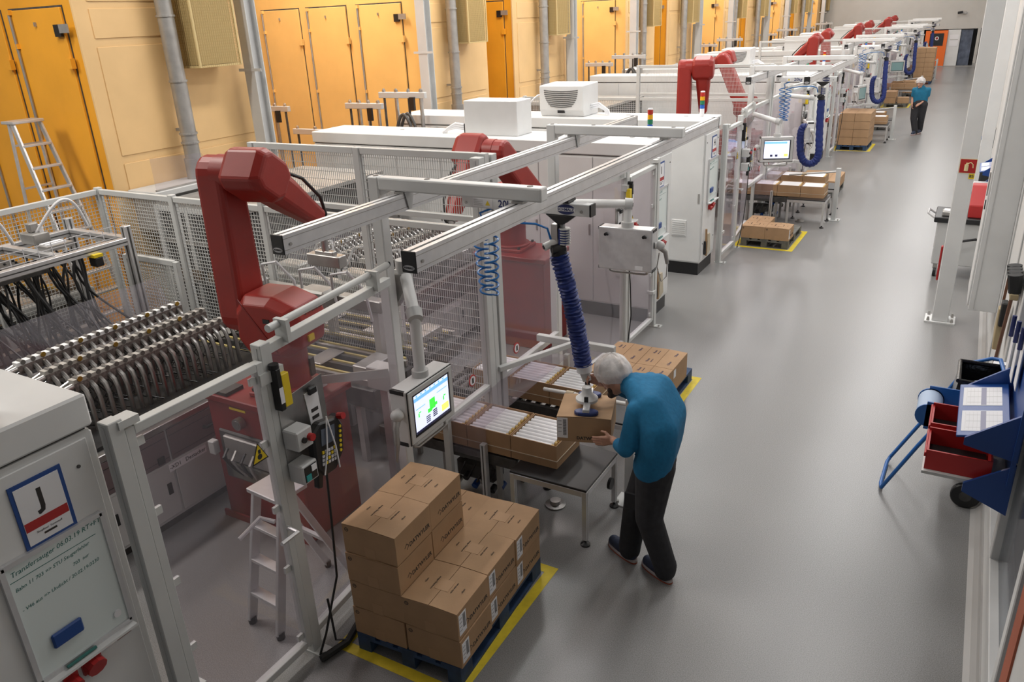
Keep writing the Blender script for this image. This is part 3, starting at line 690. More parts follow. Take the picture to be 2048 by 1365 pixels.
def bridge_and_hose(n):
    """crane bridge that rolls under the rails, with rating text and the vacuum lifter; differs per cell"""
    d = P*n; yb = 4.9+d; cp = CELLP[n]
    x0, x1 = -3.25, -2.2
    t = thing('crane_bridge', 'aluminium crane bridge beam marked 20kg, %s' % cp, 'crane beam', ((x0+x1)/2, yb, 2.6), 'crane bridges')
    b = MB().box(x0, x1, yb-.04, yb+.04, 2.6, 2.685).build('beam', WHITE, t, bevel=.004)
    text('rating', '20kg', .075, (-2.86, yb-.041, 2.642), (1, 0, 0), (0, 0, 1), BINK, b, bold=.02)
    MB().box(-3.15, -2.98, yb-.042, yb-.04, 2.61, 2.675).build('data_plate', PAPER, b)
    MB().prism([(-3.04, 2.625), (-3.0, 2.625), (-3.02, 2.66)], 'xz', yb-.044, yb-.042).build('hazard_mark', YEL, b)
    for k in range(4): MB().box(-3.14, -3.06, yb-.0435, yb-.042, 2.622+.013*k, 2.626+.013*k).build('print_line', LIGHT, b)
    e = [(-2.38+.07*math.cos(2*math.pi*k/24), 2.643+.036*math.sin(2*math.pi*k/24)) for k in range(24)]
    o = MB().prism(e, 'xz', yb-.042, yb-.04).build('maker_oval', BINK, b)
    MB().box(-2.453, -2.307, yb-.0435, yb-.0415, 2.63, 2.656).build('name_band', PAPER, o)
    text('maker_name', 'SCHMALZ', .028, (-2.38, yb-.0445, 2.643), (1, 0, 0), (0, 0, 1), BINK, o, bold=.02)
    for x in (x0+.04, x1-.06): MB().cyl((x, yb-.04, 2.635), (x, yb-.046, 2.635), .011, n=10).build('bolt', GALV, b)
    MB().box(x1, x1+.012, yb-.04, yb+.04, 2.6, 2.685).build('end_cap', BLACK, b)
    for x in (-3.2, -2.39):
        MB().box(x-.04, x+.04, yb-.05, yb+.05, 2.685, 2.713).build('trolley', BLACK, t, bevel=.008)
        for s in (-.03, 0, .03): MB().cyl((x+s, yb-.06, 2.7), (x+s, yb+.06, 2.7), .012, n=8).build('roller', BLACK, t)
    # hanger under the beam
    xh = -2.43
    MB().prism([(xh-.12, 2.6), (xh+.12, 2.6), (xh+.025, 2.53), (xh-.025, 2.53)], 'xz', yb-.04, yb+.04).build('hanger', BLACK, t, bevel=.008)
    # lifter
    if n == 0: top, bot = Vector((-2.45, yb-.02, 2.30)), Vector((-2.275, 4.9, 1.45))
    else: top, bot = Vector((xh, yb-.02, 2.28)), None
    t = thing('vacuum_tube_lifter', 'blue corrugated vacuum lifting hose %s, %s' % ('gripping the carried carton' if n == 0 else 'hanging in a loop', cp), 'vacuum lifter', (top.x, top.y, 1.15 if n == 0 else 1.1), 'vacuum tube lifters')
    MB().tube([(xh, yb, 2.53), (xh, yb, 2.47)], .02, 8).build('swivel', STEEL, t)
    MB().box(xh-.07, xh-.02, yb-.05, yb+.03, 2.36, 2.53).build('fork', STEEL, t, bevel=.005)
    MB().box(xh-.01, xh+.05, yb-.05, yb+.02, 2.38, 2.5).build('spring_pack', BLUE, t, bevel=.004)
    for k in range(7): MB().cyl((xh+.025, yb-.015, 2.385+.018*k), (xh+.025, yb-.015, 2.393+.018*k), .042, n=12).build('spring_coil', LIGHT, t)
    f = MB().cyl((xh-.1, yb-.1, 2.37), (xh-.02, yb, 2.41), .028, n=14).build('silencer', WHITE, t, smooth=True)
    MB().cyl((xh-.103, yb-.104, 2.369), (xh-.1, yb-.1, 2.37), .016, n=12).build('silencer_bore', BLACK, f)
    MB().cyl((xh-.05, yb-.08, 2.35), (xh+.02, yb-.01, 2.36), .034, n=14).cyl((top.x, top.y, 2.36), (top.x, top.y, top.z-.01), .056, n=16).build('hose_cuff', BLACK, t, smooth=True)
    if n == 0:
        pts = []; rr = []
        N = 150
        for i in range(N+1):
            s = i/N; p = top.lerp(bot, s); p.x += .015*math.sin(s*math.pi); pts.append(p)
            rr.append(.064*(1+.07*math.sin(i*1.35+2*noise.noise(Vector((s*9, 5, 0))))+.10*noise.noise(Vector((s*60, 0, 0)))))
        hb = MB().tube(pts, rr, 22)
        hb.v = [v+noise.noise_vector(Vector((v.x*26, v.y*26, v.z*48)))*.009 for v in hb.v]
        hb.build('bellows_hose', BLUE, t, smooth=True)
        MB().cyl(bot+Vector((0, 0, .02)), bot+Vector((.01, 0, -.05)), .06, n=16).build('lower_cuff', PAPER, t, smooth=True)
        MB().cyl(bot+Vector((.01, 0, -.05)), bot+Vector((.035, -.01, -.12)), .042, .034, n=14).build('control_grip', LIGHT, t, smooth=True)
        MB().cyl(bot+Vector((.035, -.01, -.12)), bot+Vector((.045, -.015, -.2)), .02, n=12).build('handle', BLACK, t, smooth=True)
        c0 = Vector((-2.21, 4.84, 1.165))
        MB().lathe([(0, .0), (.085, .0), (.085, .02), (.06, .04), (.04, .06), (.035, .11), (0, .12)], 20, Matrix.Translation(c0+Vector((-.01, 0, .03)))).build('gripper_body', WHITE, t, smooth=True)
        M = Matrix.Translation(c0) @ Matrix.Rotation(R_(19), 4, 'Z')
        MB().box(-.025, .025, -.19, .19, .015, .045, M).build('cross_bar', ALU, t, bevel=.004)
        for s in (-1, 1):
            o = [(.09*math.copysign(abs(math.cos(a))**.8, math.cos(a)), s*.15+.045*math.sin(a)) for a in [2*math.pi*k/20 for k in range(20)]]
            MB().prism(o, 'xy', -.012, .018, M).build('suction_pad', mat('blue_suction_rubber', (.012, .03, .14), .35), t, bevel=.006)
        MB().box(-.02, .01, -.1, -.085, .06, .1, M).build('release_lever', BLACK, t)
    else:
        pts = []; rr = []
        x, y = top.x, top.y
        dz = {1: 0, 2: -.05, 3: 0.1, 4: .1}[n]
        ctl = [(0, 2.29), (.01, 2.0), (.03, 1.65), (.05, 1.4), (.03, 1.24), (-.06, 1.15), (-.18, 1.17), (-.26, 1.3), (-.29, 1.5), (-.3, 1.68), (-.27, 1.8), (-.21, 1.8)]
        for i in range(len(ctl)-1):
            for k in range(8):
                s = k/8
                a0 = ctl[max(i-1, 0)]; a1 = ctl[i]; a2 = ctl[i+1]; a3 = ctl[min(i+2, len(ctl)-1)]
                cr = lambda q: .5*((2*a1[q])+(-a0[q]+a2[q])*s+(2*a0[q]-5*a1[q]+4*a2[q]-a3[q])*s*s+(-a0[q]+3*a1[q]-3*a2[q]+a3[q])*s**3)
                pts.append((x+cr(0), y, cr(1))); rr.append(.066*(1+.08*math.sin(len(pts)*math.pi*2/3.0)))
        MB().tube(pts, rr, 14).build('bellows_hose', BLUE, t, smooth=True)
        MB().cyl((x-.2, y, 1.8), (x-.18, y, 1.6), .05, .06, n=14).build('lifter_head', LIGHT, t, smooth=True)
        MB().box(x-.2, x-.14, y-.16, y+.16, 1.56, 1.6).build('cross_bar', ALU, t)
    # coiled supply hose
    t = thing('coil_hose', 'light blue coiled air hose hanging from the crane beam, %s' % cp, 'hose', (-3.07, yb, 1.95), 'coiled air hoses')
    pts = []
    for s, xa in ((0, -3.13), (1, -3.01)):
        seq = range(0, 8*14+1)
        for i in seq:
            u = i/(8*14)
            z = 2.5-.58*u if s == 0 else 1.92+.58*u
            xx = (xa+.05*u) if s == 0 else (xa-.03*(1-u))
            an = i*2*math.pi/14
            pts.append((xx+.052*math.cos(an), yb+.052*math.sin(an)-.02, z))
    pts = [(-3.0, yb-.03, 2.6), (-3.1, yb-.03, 2.56)]+pts+[(-2.8, yb-.06, 2.52), (-2.6, yb-.08, 2.53), (-2.52, yb-.06, 2.5), (-2.5, yb-.05, 2.42)]
    MB().tube(pts, .0085, 6).build('coil', COILB, t, smooth=True)
for n in range(5): bridge_and_hose(n)
# ------------------------------------------------------------------ operator panels on swivel arms
def emis(name, col, s):
    return mat(name, col, .3, emit=s)
SCR_BG = emis('screen_background_light', (.62, .66, .86), .95)
SCR_BLUE = emis('screen_blue_bar', (.16, .42, .80), .9)
SCR_GREEN = emis('screen_green_block', (.05, .75, .05), .95)
SCR_YEL = emis('screen_yellow_field', (.85, .80, .15), .9)
SCR_DARK = emis('screen_dark_text', (.03, .03, .08), .3)
SCR_OFF = mat('screen_dim_teal', (.12, .2, .2), .2, emit=.35)
def operator_panel(n, m, center, yaw, armpts, lab, lit=True, simple=False):
    cx, cy, zb = center
    t = thing('operator_panel', lab, 'monitor', (cx, cy, zb), 'operator panels')
    M = Matrix.Translation((cx, cy, zb)) @ Matrix.Rotation(yaw, 4, 'Z')
    w_, h, d = .285, .44, .075
    MB().box(-w_, w_, -d, d, 0, h, M).build('housing', ALU if (m and n == 0) else WHITE, t, bevel=.012, seg=2)
    f = MB().box(-w_+.01, w_-.01, -d-.012, -d, .012, h-.012, M).build('front_bezel', LIGHT, t, bevel=.004)
    MB().box(-w_+.004, w_-.004, -d-.003, -d+.001, .006, h-.006, M).build('seal', BLACK, t)
    MB().box(-w_+.055, w_-.055, -d-.014, -d-.012, .055, h-.05, M).build('screen_edge', BLACK, f)
    y0 = -d-.0145; y1 = -d-.0142
    a, b_, c, e = -w_+.065, w_-.075, .075, h-.06
    W_ = b_-a; H_ = e-c
    scr = MB().box(a, b_, y0, y1, c, e, M).build('screen', SCR_BG if lit else SCR_OFF, f)
    q = lambda u0, u1, v0, v1, mt, nm: MB().box(a+u0*W_, a+u1*W_, y0-.0012, y0-.0002, c+v0*H_, c+v1*H_, M).build(nm, mt, f)
    if lit and not simple:
        q(0, 1, .84, .93, SCR_BLUE, 'screen_header'); q(.42, .58, .38, .66, SCR_GREEN, 'screen_graphic'); q(.36, .48, .34, .44, SCR_GREEN, 'screen_graphic'); q(.55, .64, .42, .5, SCR_GREEN, 'screen_graphic')
        q(.76, .97, .12, .3, SCR_YEL, 'screen_key'); q(0, 1, 0, .06, SCR_DARK, 'screen_taskbar')
        for k in range(4):
            q(.3, .42, .26-.05*k, .285-.05*k, SCR_DARK, 'screen_text'); q(.5, .62, .3-.05*k, .33-.05*k, SCR_DARK, 'screen_text')
        for sx, s in ((.12, 1), (.85, -1)):
            q(sx-.03, sx, .4, .5, SCR_GREEN, 'screen_robot'); q(sx-.01, sx+.05, .5, .53, SCR_GREEN, 'screen_robot')
        for k in range(7): q(.06+.13*k, .1+.13*k, .94, .985, SCR_BLUE, 'screen_icon')
        q(.03, .3, .62, .64, SCR_BLUE, 'screen_rule'); q(.65, .95, .7, .72, SCR_BLUE, 'screen_rule')
    elif lit:
        q(0, .9, .84, .95, SCR_BLUE, 'screen_header'); q(.8, .96, .1, .26, SCR_YEL, 'screen_key')
        q(.25, .35, .1, .22, SCR_DARK, 'screen_text'); q(.45, .55, .1, .22, SCR_DARK, 'screen_text'); q(.1, .9, .3, .31, SCR_BLUE, 'screen_rule')
    for z in (.0, h-.03): MB().box(-w_-.004, -w_+.02, -d+.02, d-.01, z, z+.03, M).build('corner_guard', BLACK, t)
    for z in (.0, h-.03): MB().box(w_-.02, w_+.004, -d+.02, d-.01, z, z+.03, M).build('corner_guard', BLACK, t)
    MB().tube([M @ Vector(p) for p in ((-.2, -.02, 0), (-.2, -.04, -.045), (-.17, -.05, -.06), (.17, -.05, -.06), (.2, -.04, -.045), (.2, -.02, 0))], .012, 8).build('grab_bar', GALV, t, smooth=True)
    # rear latches and cable glands
    for x in (-.2, .2): MB().cyl(M @ Vector((x, d, h-.07)), M @ Vector((x, d+.03, h-.07)), .016, n=8).box(x-.03, x+.01, d+.015, d+.03, h-.08, h-.065, M).build('latch', BLACK, t)
    MB().box(-.19, -.11, d, d+.003, .02, .06, M).build('type_label', PAPER, t)
    # arm
    top = M @ Vector((0, 0, h))
    a_ = MB().cyl(top, top+Vector((0, 0, .05)), .062, n=18).build('swivel_base', LIGHT, t, smooth=True)
    P2 = Vector(armpts[1]); P1 = Vector(armpts[0])
    MB().cyl(top+Vector((0, 0, .05)), (top.x, top.y, P2.z), .042, n=16).build('drop_tube', WHITE, t, smooth=True)
    dr = (Vector((top.x, top.y, P2.z))-P1).normalized()
    MB().cyl(P1, (top.x, top.y, P2.z), .044, n=16).build('arm_tube', WHITE, t, smooth=True)
    MB().cyl(Vector((top.x, top.y, P2.z))-dr*.03, Vector((top.x, top.y, P2.z))+dr*.045, .062, .056, n=18).build('elbow', LIGHT, t, smooth=True)
    MB().cyl(P1-dr*.05+Vector((0, 0, -.1)), P1-dr*.05+Vector((0, 0, .09)), .06, n=16).build('wall_swivel', LIGHT, t, smooth=True)
    MB().prism([(P1.x-.1, P1.z-.25), (P1.x, P1.z-.1), (P1.x, P1.z+.02), (P1.x-.1, P1.z+.02)], 'xz', P1.y-.04, P1.y+.04).build('bracket', GALV, t)
    # hand scanner in its holder on the side
    s = thing('barcode_scanner', 'grey hand scanner hanging on the side of operator panel, ' + lab.split(', ')[-1] + (', far side' if m else ', near side'), 'scanner', (cx, cy, zb+.2), 'hand scanners')
    sd = -1
    MB().ball(M @ Vector((sd*(w_+.05), -.02, .27)), (.05, .05, .045), 12, 8).cyl(M @ Vector((sd*w_, 0, .27)), M @ Vector((sd*(w_+.05), -.02, .27)), .035, n=12).build('scanner_head', LIGHT, s, smooth=True)
    MB().tube([M @ Vector(p) for p in ((sd*(w_+.05), -.02, .25), (sd*(w_+.1), -.04, .2), (sd*(w_+.12), -.05, .08))], [.03, .024, .018], 10).build('scanner_grip', GALV, s, smooth=True)
    MB().tube([M @ Vector(p) for p in ((sd*(w_+.12), -.05, .08), (sd*(w_+.12), -.03, -.05), (sd*(w_+.08), .0, -.1), (sd*(w_+.03), 0, .05), (sd*(w_+.05), .0, .2))], .006, 6).build('scanner_cable', GALV, s, smooth=True)
for n in range(5):
    d = P*n; c = CELLP[n]
    if n == 0: operator_panel(n, False, (-3.24, 4.145+d, 1.06), R_(90), ((-3.44, 4.34, 2.18), (0, 0, 1.98)), 'operator panel with a lit green machine screen, ' + c)
    elif n == 1: operator_panel(n, False, (-2.98, 4.05+d, 1.3), R_(22), ((-3.46, 4.22+d, 2.1), (0, 0, 2.0)), 'operator panel with bright screen turned to the camera, ' + c, True, True)
    else: operator_panel(n, False, (-2.95, 4.05+d, 1.24), R_(25 if n > 2 else 75), ((-3.46, 4.22+d, 2.1), (0, 0, 2.0)), 'operator panel with dim screen on the near swivel arm, ' + c, False, True)
    if n == 0: operator_panel(n, True, (-2.85, 7.22+d, 1.47), R_(182), ((-3.46, 6.95+d, 2.16), (0, 0, 2.14)), 'operator panel seen from its plain metal back, ' + c, False, True)
    else: operator_panel(n, True, (-2.98, 7.1+d, 1.2), R_(110 if n == 1 else 165), ((-3.46, 6.95+d, 2.16), (0, 0, 2.1)), 'operator panel on the far swivel arm, ' + c, False, True)

# ------------------------------------------------------------------ robots
def robot(n, m, base, yaw, lean, fore, lab, z0=1.2):
    """six axis arm: a = joint axis, b = reach direction"""
    t = thing('industrial_robot', lab, 'robot', (base[0], base[1], z0), 'red six axis robots')
    M = Matrix.Translation((base[0], base[1], z0)) @ Matrix.Rotation(yaw, 4, 'Z') @ Matrix.Scale(.84, 4)
    b = MB().box(-.27, .27, -.27, .27, 0, .05, M); b.cyl((0, 0, .05), (0, 0, .09), .27, n=24, M=M)
    f = b.build('base_flange', RED, t, bevel=.008)
    for i in (-1, 1):
        for j in (-1, 1): MB().cyl((.23*i, .23*j, .05), (.23*i, .23*j, .08), .022, n=6, M=M).build('bolt', BLACK, f)
    MB().lathe([(0, .05), (.215, .05), (.215, .42), (.25, .5), (0, .5)], 28, M).build('base_column', RED, t, smooth=True)
    MB().box(.15, .217, .09, .15, .12, .3, M).build('data_plate', BLACK, t)
    # shoulder: faceted housing
    pr = [(-.22, .42), (.2, .42), (.36, .52), (.40, .78), (.34, .92), (.1, 1.0), (-.2, 1.0), (-.31, .86), (-.33, .56)]
    s = MB()
    k = .62
    nn = len(pr); cxx, czz = .03, .72
    ring = lambda sc, yv: [(cxx+(p[0]-cxx)*sc, yv, czz+(p[1]-czz)*sc) for p in pr]
    vs = ring(.78, -.27)+ring(1, -.17)+ring(1, .17)+ring(.78, .27)
    fs = [(j*nn+i, j*nn+(i+1) % nn, (j+1)*nn+(i+1) % nn, (j+1)*nn+i) for j in range(3) for i in range(nn)]+[tuple(range(nn-1, -1, -1)), tuple(range(3*nn, 4*nn))]
    sh = s.add(vs, fs, M).build('shoulder', RED, t, bevel=.014, seg=2)
    MB().beam(M @ Vector((-.2, -.268, .98)), M @ Vector((.16, -.275, .5)), .012, .006, up=M.to_3x3() @ Vector((0, -1, 0))).build('cover_seam', REDP, sh)
    MB().box(.05, .12, -.276, -.268, .78, .82, M).build('recess', BLACK, sh)
    X3 = M.to_3x3()
    text('maker_name', 'STÄUBLI', .062, M @ Vector((.379, .03, .85)), X3 @ Vector((0, 1, 0)), X3 @ Vector((-.394, 0, .919)), INK, sh, bold=.01, shear=.15)
    MB().box(.375, .395, -.1, -.02, .57, .63, M).build('warning_label', YEL, sh)
    # upper arm
    q = Matrix.Translation((0, 0, .76)) @ Matrix.Rotation(-lean, 4, 'X')
    Q = M @ q; L = 1.3
    def stadium(r0, r1, L_, k=8):
        o = []
        for i in range(k+1): an = math.pi+math.pi*i/k; o.append((r0*math.cos(an), r0*math.sin(an)))
        for i in range(k+1): an = math.pi*i/k; o.append((r1*math.cos(an), L_+r1*math.sin(an)))
        return o
    MB().cyl((-.3, 0, 0), (-.2, 0, 0), .16, n=24, M=Q).build('shoulder_joint', RED, t, smooth=True)
    ua = MB().prism(stadium(.19, .16, L), 'yz', -.53, -.24, Q).build('upper_arm', RED, t, bevel=.045, seg=3)
    tri = [(-.05, -.06), (.05, -.06), (0, .07)]
    MB().prism([(a, .5+b_) for a, b_ in tri], 'xz', 0, .002, Q @ Matrix.Translation((-.41, -.1755, 0))).build('warning_triangle', SILVER, ua)
    # elbow and forearm
    E_ = Q @ Matrix.Translation((0, 0, L)) @ Matrix.Rotation(lean, 4, 'X') @ Matrix.Rotation(-fore, 4, 'X')
    MB().cyl((-.36, 0, 0), (-.2, 0, 0), .165, n=24, M=E_).build('elbow_joint', RED, t, smooth=True)
    oc = [(-.2, -.14), (-.1, -.2), (.16, -.2), (.26, -.12), (.26, .12), (.14, .2), (-.12, .2), (-.2, .13)]
    vs = []
    for xa, sc in ((-.22, .86), (-.16, 1), (.14, 1), (.22, .8)): vs += [(xa, p[0]*sc, p[1]*sc) for p in oc]
    nn = 8
    fs = [(j*nn+i, j*nn+(i+1) % nn, (j+1)*nn+(i+1) % nn, (j+1)*nn+i) for j in range(3) for i in range(nn)]+[tuple(range(nn-1, -1, -1)), tuple(range(3*nn, 4*nn))]
    MB().add(vs, fs, E_).build('elbow', RED, t, bevel=.02, seg=2)
    fb = MB()
    vs = []
    for y, hw, hh in ((.2, .15, .16), (.42, .14, .15), (.82, .10, .11), (1.0, .085, .095)):
        vs += [(-hw, y, -hh*.6), (-hw*.6, y, -hh), (hw*.6, y, -hh), (hw, y, -hh*.6), (hw, y, hh*.6), (hw*.6, y, hh), (-hw*.6, y, hh), (-hw, y, hh*.6)]
    fa = fb.add(vs, fs, E_).build('forearm', RED, t, bevel=.012)
    MB().cyl((0, 1.0, 0), (0, 1.04, 0), .065, n=18, M=E_).build('wrist_flange', GALV, t, smooth=True)
    MB().tube([E_ @ Vector(p) for p in ((.08, .3, .16), (.1, .5, .2), (.08, .85, .17), (.03, 1.07, .08), (0, 1.1, .02))], .014, 8).build('wrist_cable', BLACK, t, smooth=True)
    g = E_ @ Vector((0, 1.07, 0))
    w_ = MB().cyl(E_ @ Vector((0, 1.04, 0)), g+Vector((0, 0, -.02)), .045, n=12).cyl(g, g+Vector((0, 0, -.28)), .03, n=10).build('wrist', STEEL, t, smooth=True)
    MB().cb((g.x, g.y, g.z-.33), (.36, .1, .1)).cb((g.x, g.y, g.z-.27), (.2, .06, .04)).build('gripper', STEEL, t, bevel=.006)
    return t
def pedestal(m, base, lab, cells):
    x, y = base
    t = thing('robot_pedestal', lab, 'pedestal', (x, y, 0), 'red robot pedestals', cells)
    x0, x1, y0, y1, zt = x-.5, x+.53, y-.34, y+.34, 1.2
    MB().box(x0+.04, x1-.04, y0+.03, y1-.03, 0, zt-.06).build('body', REDP, t, bevel=.01)
    MB().box(x0, x1, y0, y1, zt-.06, zt).build('top_plate', REDP, t, bevel=.008)
    if m:
        MB().cyl((x0+.3, y0+.02, .8), (x0+.3, y0-.02, .8), .04, n=14).build('round_connector', STEEL, t)
        return t
    f = MB().box(x0+.12, x1-.18, y0+.012, y0+.04, .42, .88).build('connector_recess', DARK, t, bevel=.03)
    MB().box(x0+.2, x1-.3, y0-.02, y0+.02, .62, .85).build('connector_block', GALV, f, bevel=.01)
    MB().box(x0+.22, x1-.28, y0-.01, y0+.02, .45, .6).build('connector_block', mat('khaki_block', (.12, .12, .1), .6), f, bevel=.01)
    for i in range(4):
        pts = [(x0+.25+.1*i, y0-.03, .74), (x0+.27+.1*i, y0-.1, .7), (x0+.3+.08*i, y0-.06, .6), (x0+.35+.05*i, y0, .5)]
        MB().tube(pts, .014, 6).build('cable', GALV if i % 2 else BLACK, f, smooth=True)
    MB().box(x0+.05, x0+.12, y0-.06, y0, .66, .78).build('junction_box', LIGHT, t, bevel=.006)
    MB().cyl((x0+.42, y0+.02, 1.0), (x0+.42, y0-.035, 1.0), .05, n=18).cyl((x0+.42, y0-.035, 1.0), (x0+.42, y0-.04, 1.0), .035, n=18).build('round_connector', STEEL, t)
    MB().box(x0+.3, x0+.48, y0+.024, y0+.028, 1.09, 1.11).build('yellow_plate', YEL, t)
    MB().cyl((x1-.04, y+.1, .95), (x1-.034, y+.1, .95), .055, n=18).build('hole', BLACK, t)
    MB().box(x0+.1, x0+.3, y0+.02, y0+.2, zt, zt+.03).build('adapter_plate', DARK, t)
    MB().box(x0+.0, x1, y0+.0, y0+.02, 0, .06).build('foot_rail', REDP, t)
    return t
R1 = (-4.64, 4.0); R2 = (-4.72, 8.3)
pedestal(False, R1, 'red steel robot pedestal at the near side, {c}', ALLC)
pedestal(True, R2, 'red steel robot pedestal at the far side, {c}', ALLC)
# yaw, lean of the upper arm, droop of the forearm, x shift of the base
RB = [((8, 0, 36, .16), (182, 50, 50, -.12)),
      ((10, 0, 74, .28), (90, 26, 20, .1)),
      ((90, -4, 42, .30), (90, 4, 38, .15)),
      ((90, 4, 40, .25), (90, 4, 30, .2)),
      ((90, 4, 40, .25), (90, 4, 30, .2))]
for n in range(5):
    d = P*n
    for far, (yw, ln, fo, dx) in enumerate(RB[n]):
        b0 = (R1, R2)[far]
        robot(n, bool(far), (b0[0]+dx, b0[1]+.02+d), R_(yw), R_(ln), R_(fo), 'red six axis robot arm on the %s pedestal, %s' % (('near', 'far')[far], CELLP[n]))

# ------------------------------------------------------------------ destacker bench with bent tubes
def destacker(m, cells):
    Y = ymap(m); side = 'far' if m else 'near'
    X1, X0 = -5.37, -7.2
    t = thing('destacker_bench', 'white destacker bench carrying rows of bent steel tubes, %s side, {c}' % side, 'machine', (-6.2, Y(3.6), 0), 'destacker benches', cells)
    MB().box(X0, X1, Y(2.3), Y(4.75), .1, .92).build('body', LIGHT, t)
    MB().box(X0+.05, X1-.06, Y(2.34), Y(4.7), 0, .1).build('plinth', DARK, t)
    MB().box(X0-.02, X1+.03, Y(2.26), Y(4.8), .92, .97).build('table_top', STEEL, t, bevel=.005)
    MB().box(X0+.2, X1-.05, Y(2.5), Y(4.75), .97, 1.0).build('black_tray', BLACK, t)
    PUR = mat('mauve_drawer_paint', (.16, .12, .125), .4)
    for y0, y1 in ((2.32, 3.42), (3.44, 4.72)):
        dd = MB().box(X1, X1+.015, Y(y0), Y(y1), .62, .9).build('drawer', PUR, t, bevel=.004)
        for z in (.66, .84): MB().box(X1+.015, X1+.018, Y(y0+.01), Y(y1-.01), z, z+.005).build('groove', DARK, dd)
        yc = (y0+y1)/2-.2
        MB().tube([(X1+.015, Y(yc-.1), .76), (X1+.05, Y(yc-.09), .76), (X1+.05, Y(yc+.09), .77), (X1+.015, Y(yc+.1), .77)], .014, 8).build('handle', BLACK, dd)
        MB().box(X1+.015, X1+.03, Y(y1-.12), Y(y1-.06), .64, .7).build('latch', BLACK, dd)
    for y0, y1 in ((2.32, 2.92), (2.94, 3.42), (3.44, 4.05), (4.07, 4.72)):
        dd = MB().box(X1, X1+.015, Y(y0), Y(y1), .13, .6).build('cabinet_door', LIGHT, t, bevel=.004)
        MB().box(X1+.015, X1+.025, Y(y1-.09), Y(y1-.05), .34, .44).build('latch', BLACK, dd)
    MB().box(X1, X1+.02, Y(2.3), Y(4.75), .6, .62).build('divider_strip', LIGHT, t)
    s = MB().box(X1+.018, X1+.022, Y(3.38), Y(3.76), .53, .6).build('name_strip', PAPER, t)
    if not m:
        text('lettering', '-XD1   Destacker', .05, (X1+.0225, Y(3.57), .565), (0, 1, 0), (0, 0, 1), INK, s, bold=.01)
    # three toothed bars with the tubes
    TRAY = mat('grey_trough_plastic', (.42, .40, .37), .6); NOTCH = mat('dark_notch_shade', (.13, .12, .11), .6)
    for k, xb in enumerate((-5.82, -6.16, -6.5)):
        y0, y1 = 3.05-.02*k, 4.62
        zb = 1.38+.02*k
        br = MB().box(xb-.035, xb+.035, Y(y0), Y(y1), zb, zb+.05).build('toothed_bar', ROD if k == 2 else TRAY, t)
        MB().box(xb+.036, xb+.04, Y(y0), Y(y1), zb-.05, zb+.02).build('bar_skirt', mat('dark_perforated_strip', (.16, .13, .12), .6, var=.5, scale=60), br)
        N = 19
        for i in range(N):
            y = y0+.05+(y1-y0-.1)*i/(N-1)
            MB().cyl((xb-.03, Y(y), zb+.042), (xb+.0375, Y(y), zb+.042), .021, n=12).build('notch_plug', NOTCH, br, smooth=True)  # dark plugs imitate the shade in the round notches of the bar
            if (i*7+k*3) % 4 == 0 and k > 0 or (k == 0 and i == 0):
                MB().cyl((xb+.046, Y(y), zb+.05), (xb+.048, Y(y), zb+.05), .022, n=10).build('brass_plug', BRASS, br)
            pts = [(xb-.02, Y(y), zb-.02), (xb+.03, Y(y), zb-.01), (xb+.085, Y(y), zb-.05), (xb+.11, Y(y), zb-.13), (xb+.115, Y(y), 1.0)]
            MB().tube(pts, .02, 8).build('bent_tube', mat('dull_bent_steel', (.33, .32, .31), .28, .9, var=.15, scale=12), t, smooth=True)
        # end bow
        pts = [(xb, Y(y0+.08), zb), (xb+.02, Y(y0-.1), zb-.01), (xb+.06, Y(y0-.2), zb-.06), (xb+.08, Y(y0-.23), zb-.16), (xb+.09, Y(y0-.24), .98)]
        MB().tube(pts, .03, 10).build('end_bow', STEEL, t, smooth=True)
        for i in range(3):
            pts = [(xb-.2+.08*i, Y(y0+.15), zb-.03), (xb-.2+.08*i, Y(y0+.02), zb-.06), (xb-.19+.08*i, Y(y0-.06), 1.0)]
            MB().tube(pts, .016, 8).build('pin', STEEL, t)
    b = MB()
    for i in range(70):
        y = 3.0+1.7*random.random(); x = -5.72-.9*random.random()
        b.tube([(x, Y(y), 1.32), (x+.06, Y(y+.05), 1.2), (x+.03, Y(y-.04), 1.1), (x+.12, Y(y+.1), 1.02)], .006, 5)
    o = b.build('thin_wires', BLACK, t); o['kind'] = 'stuff'
    # clear guard behind
    MB().add([(-6.72, Y(3.0), 1.1), (-6.72, Y(4.75), 1.1), (-6.95, Y(4.75), 1.62), (-6.95, Y(3.0), 1.62),
              (-6.726, Y(3.0), 1.1), (-6.726, Y(4.75), 1.1), (-6.956, Y(4.75), 1.62), (-6.956, Y(3.0), 1.62)],
             [(0, 1, 2, 3), (7, 6, 5, 4), (0, 4, 5, 1), (1, 5, 6, 2), (2, 6, 7, 3), (3, 7, 4, 0)]).build('clear_guard', PANE, t)
    for y in (3.08, 3.6, 4.2, 4.7): MB().box(-6.74, -6.7, Y(y)-.045, Y(y)+.045, 1.0, 1.22).build('guard_bracket', SILVER, t)
destacker(False, (1,)); destacker(True, (1,))

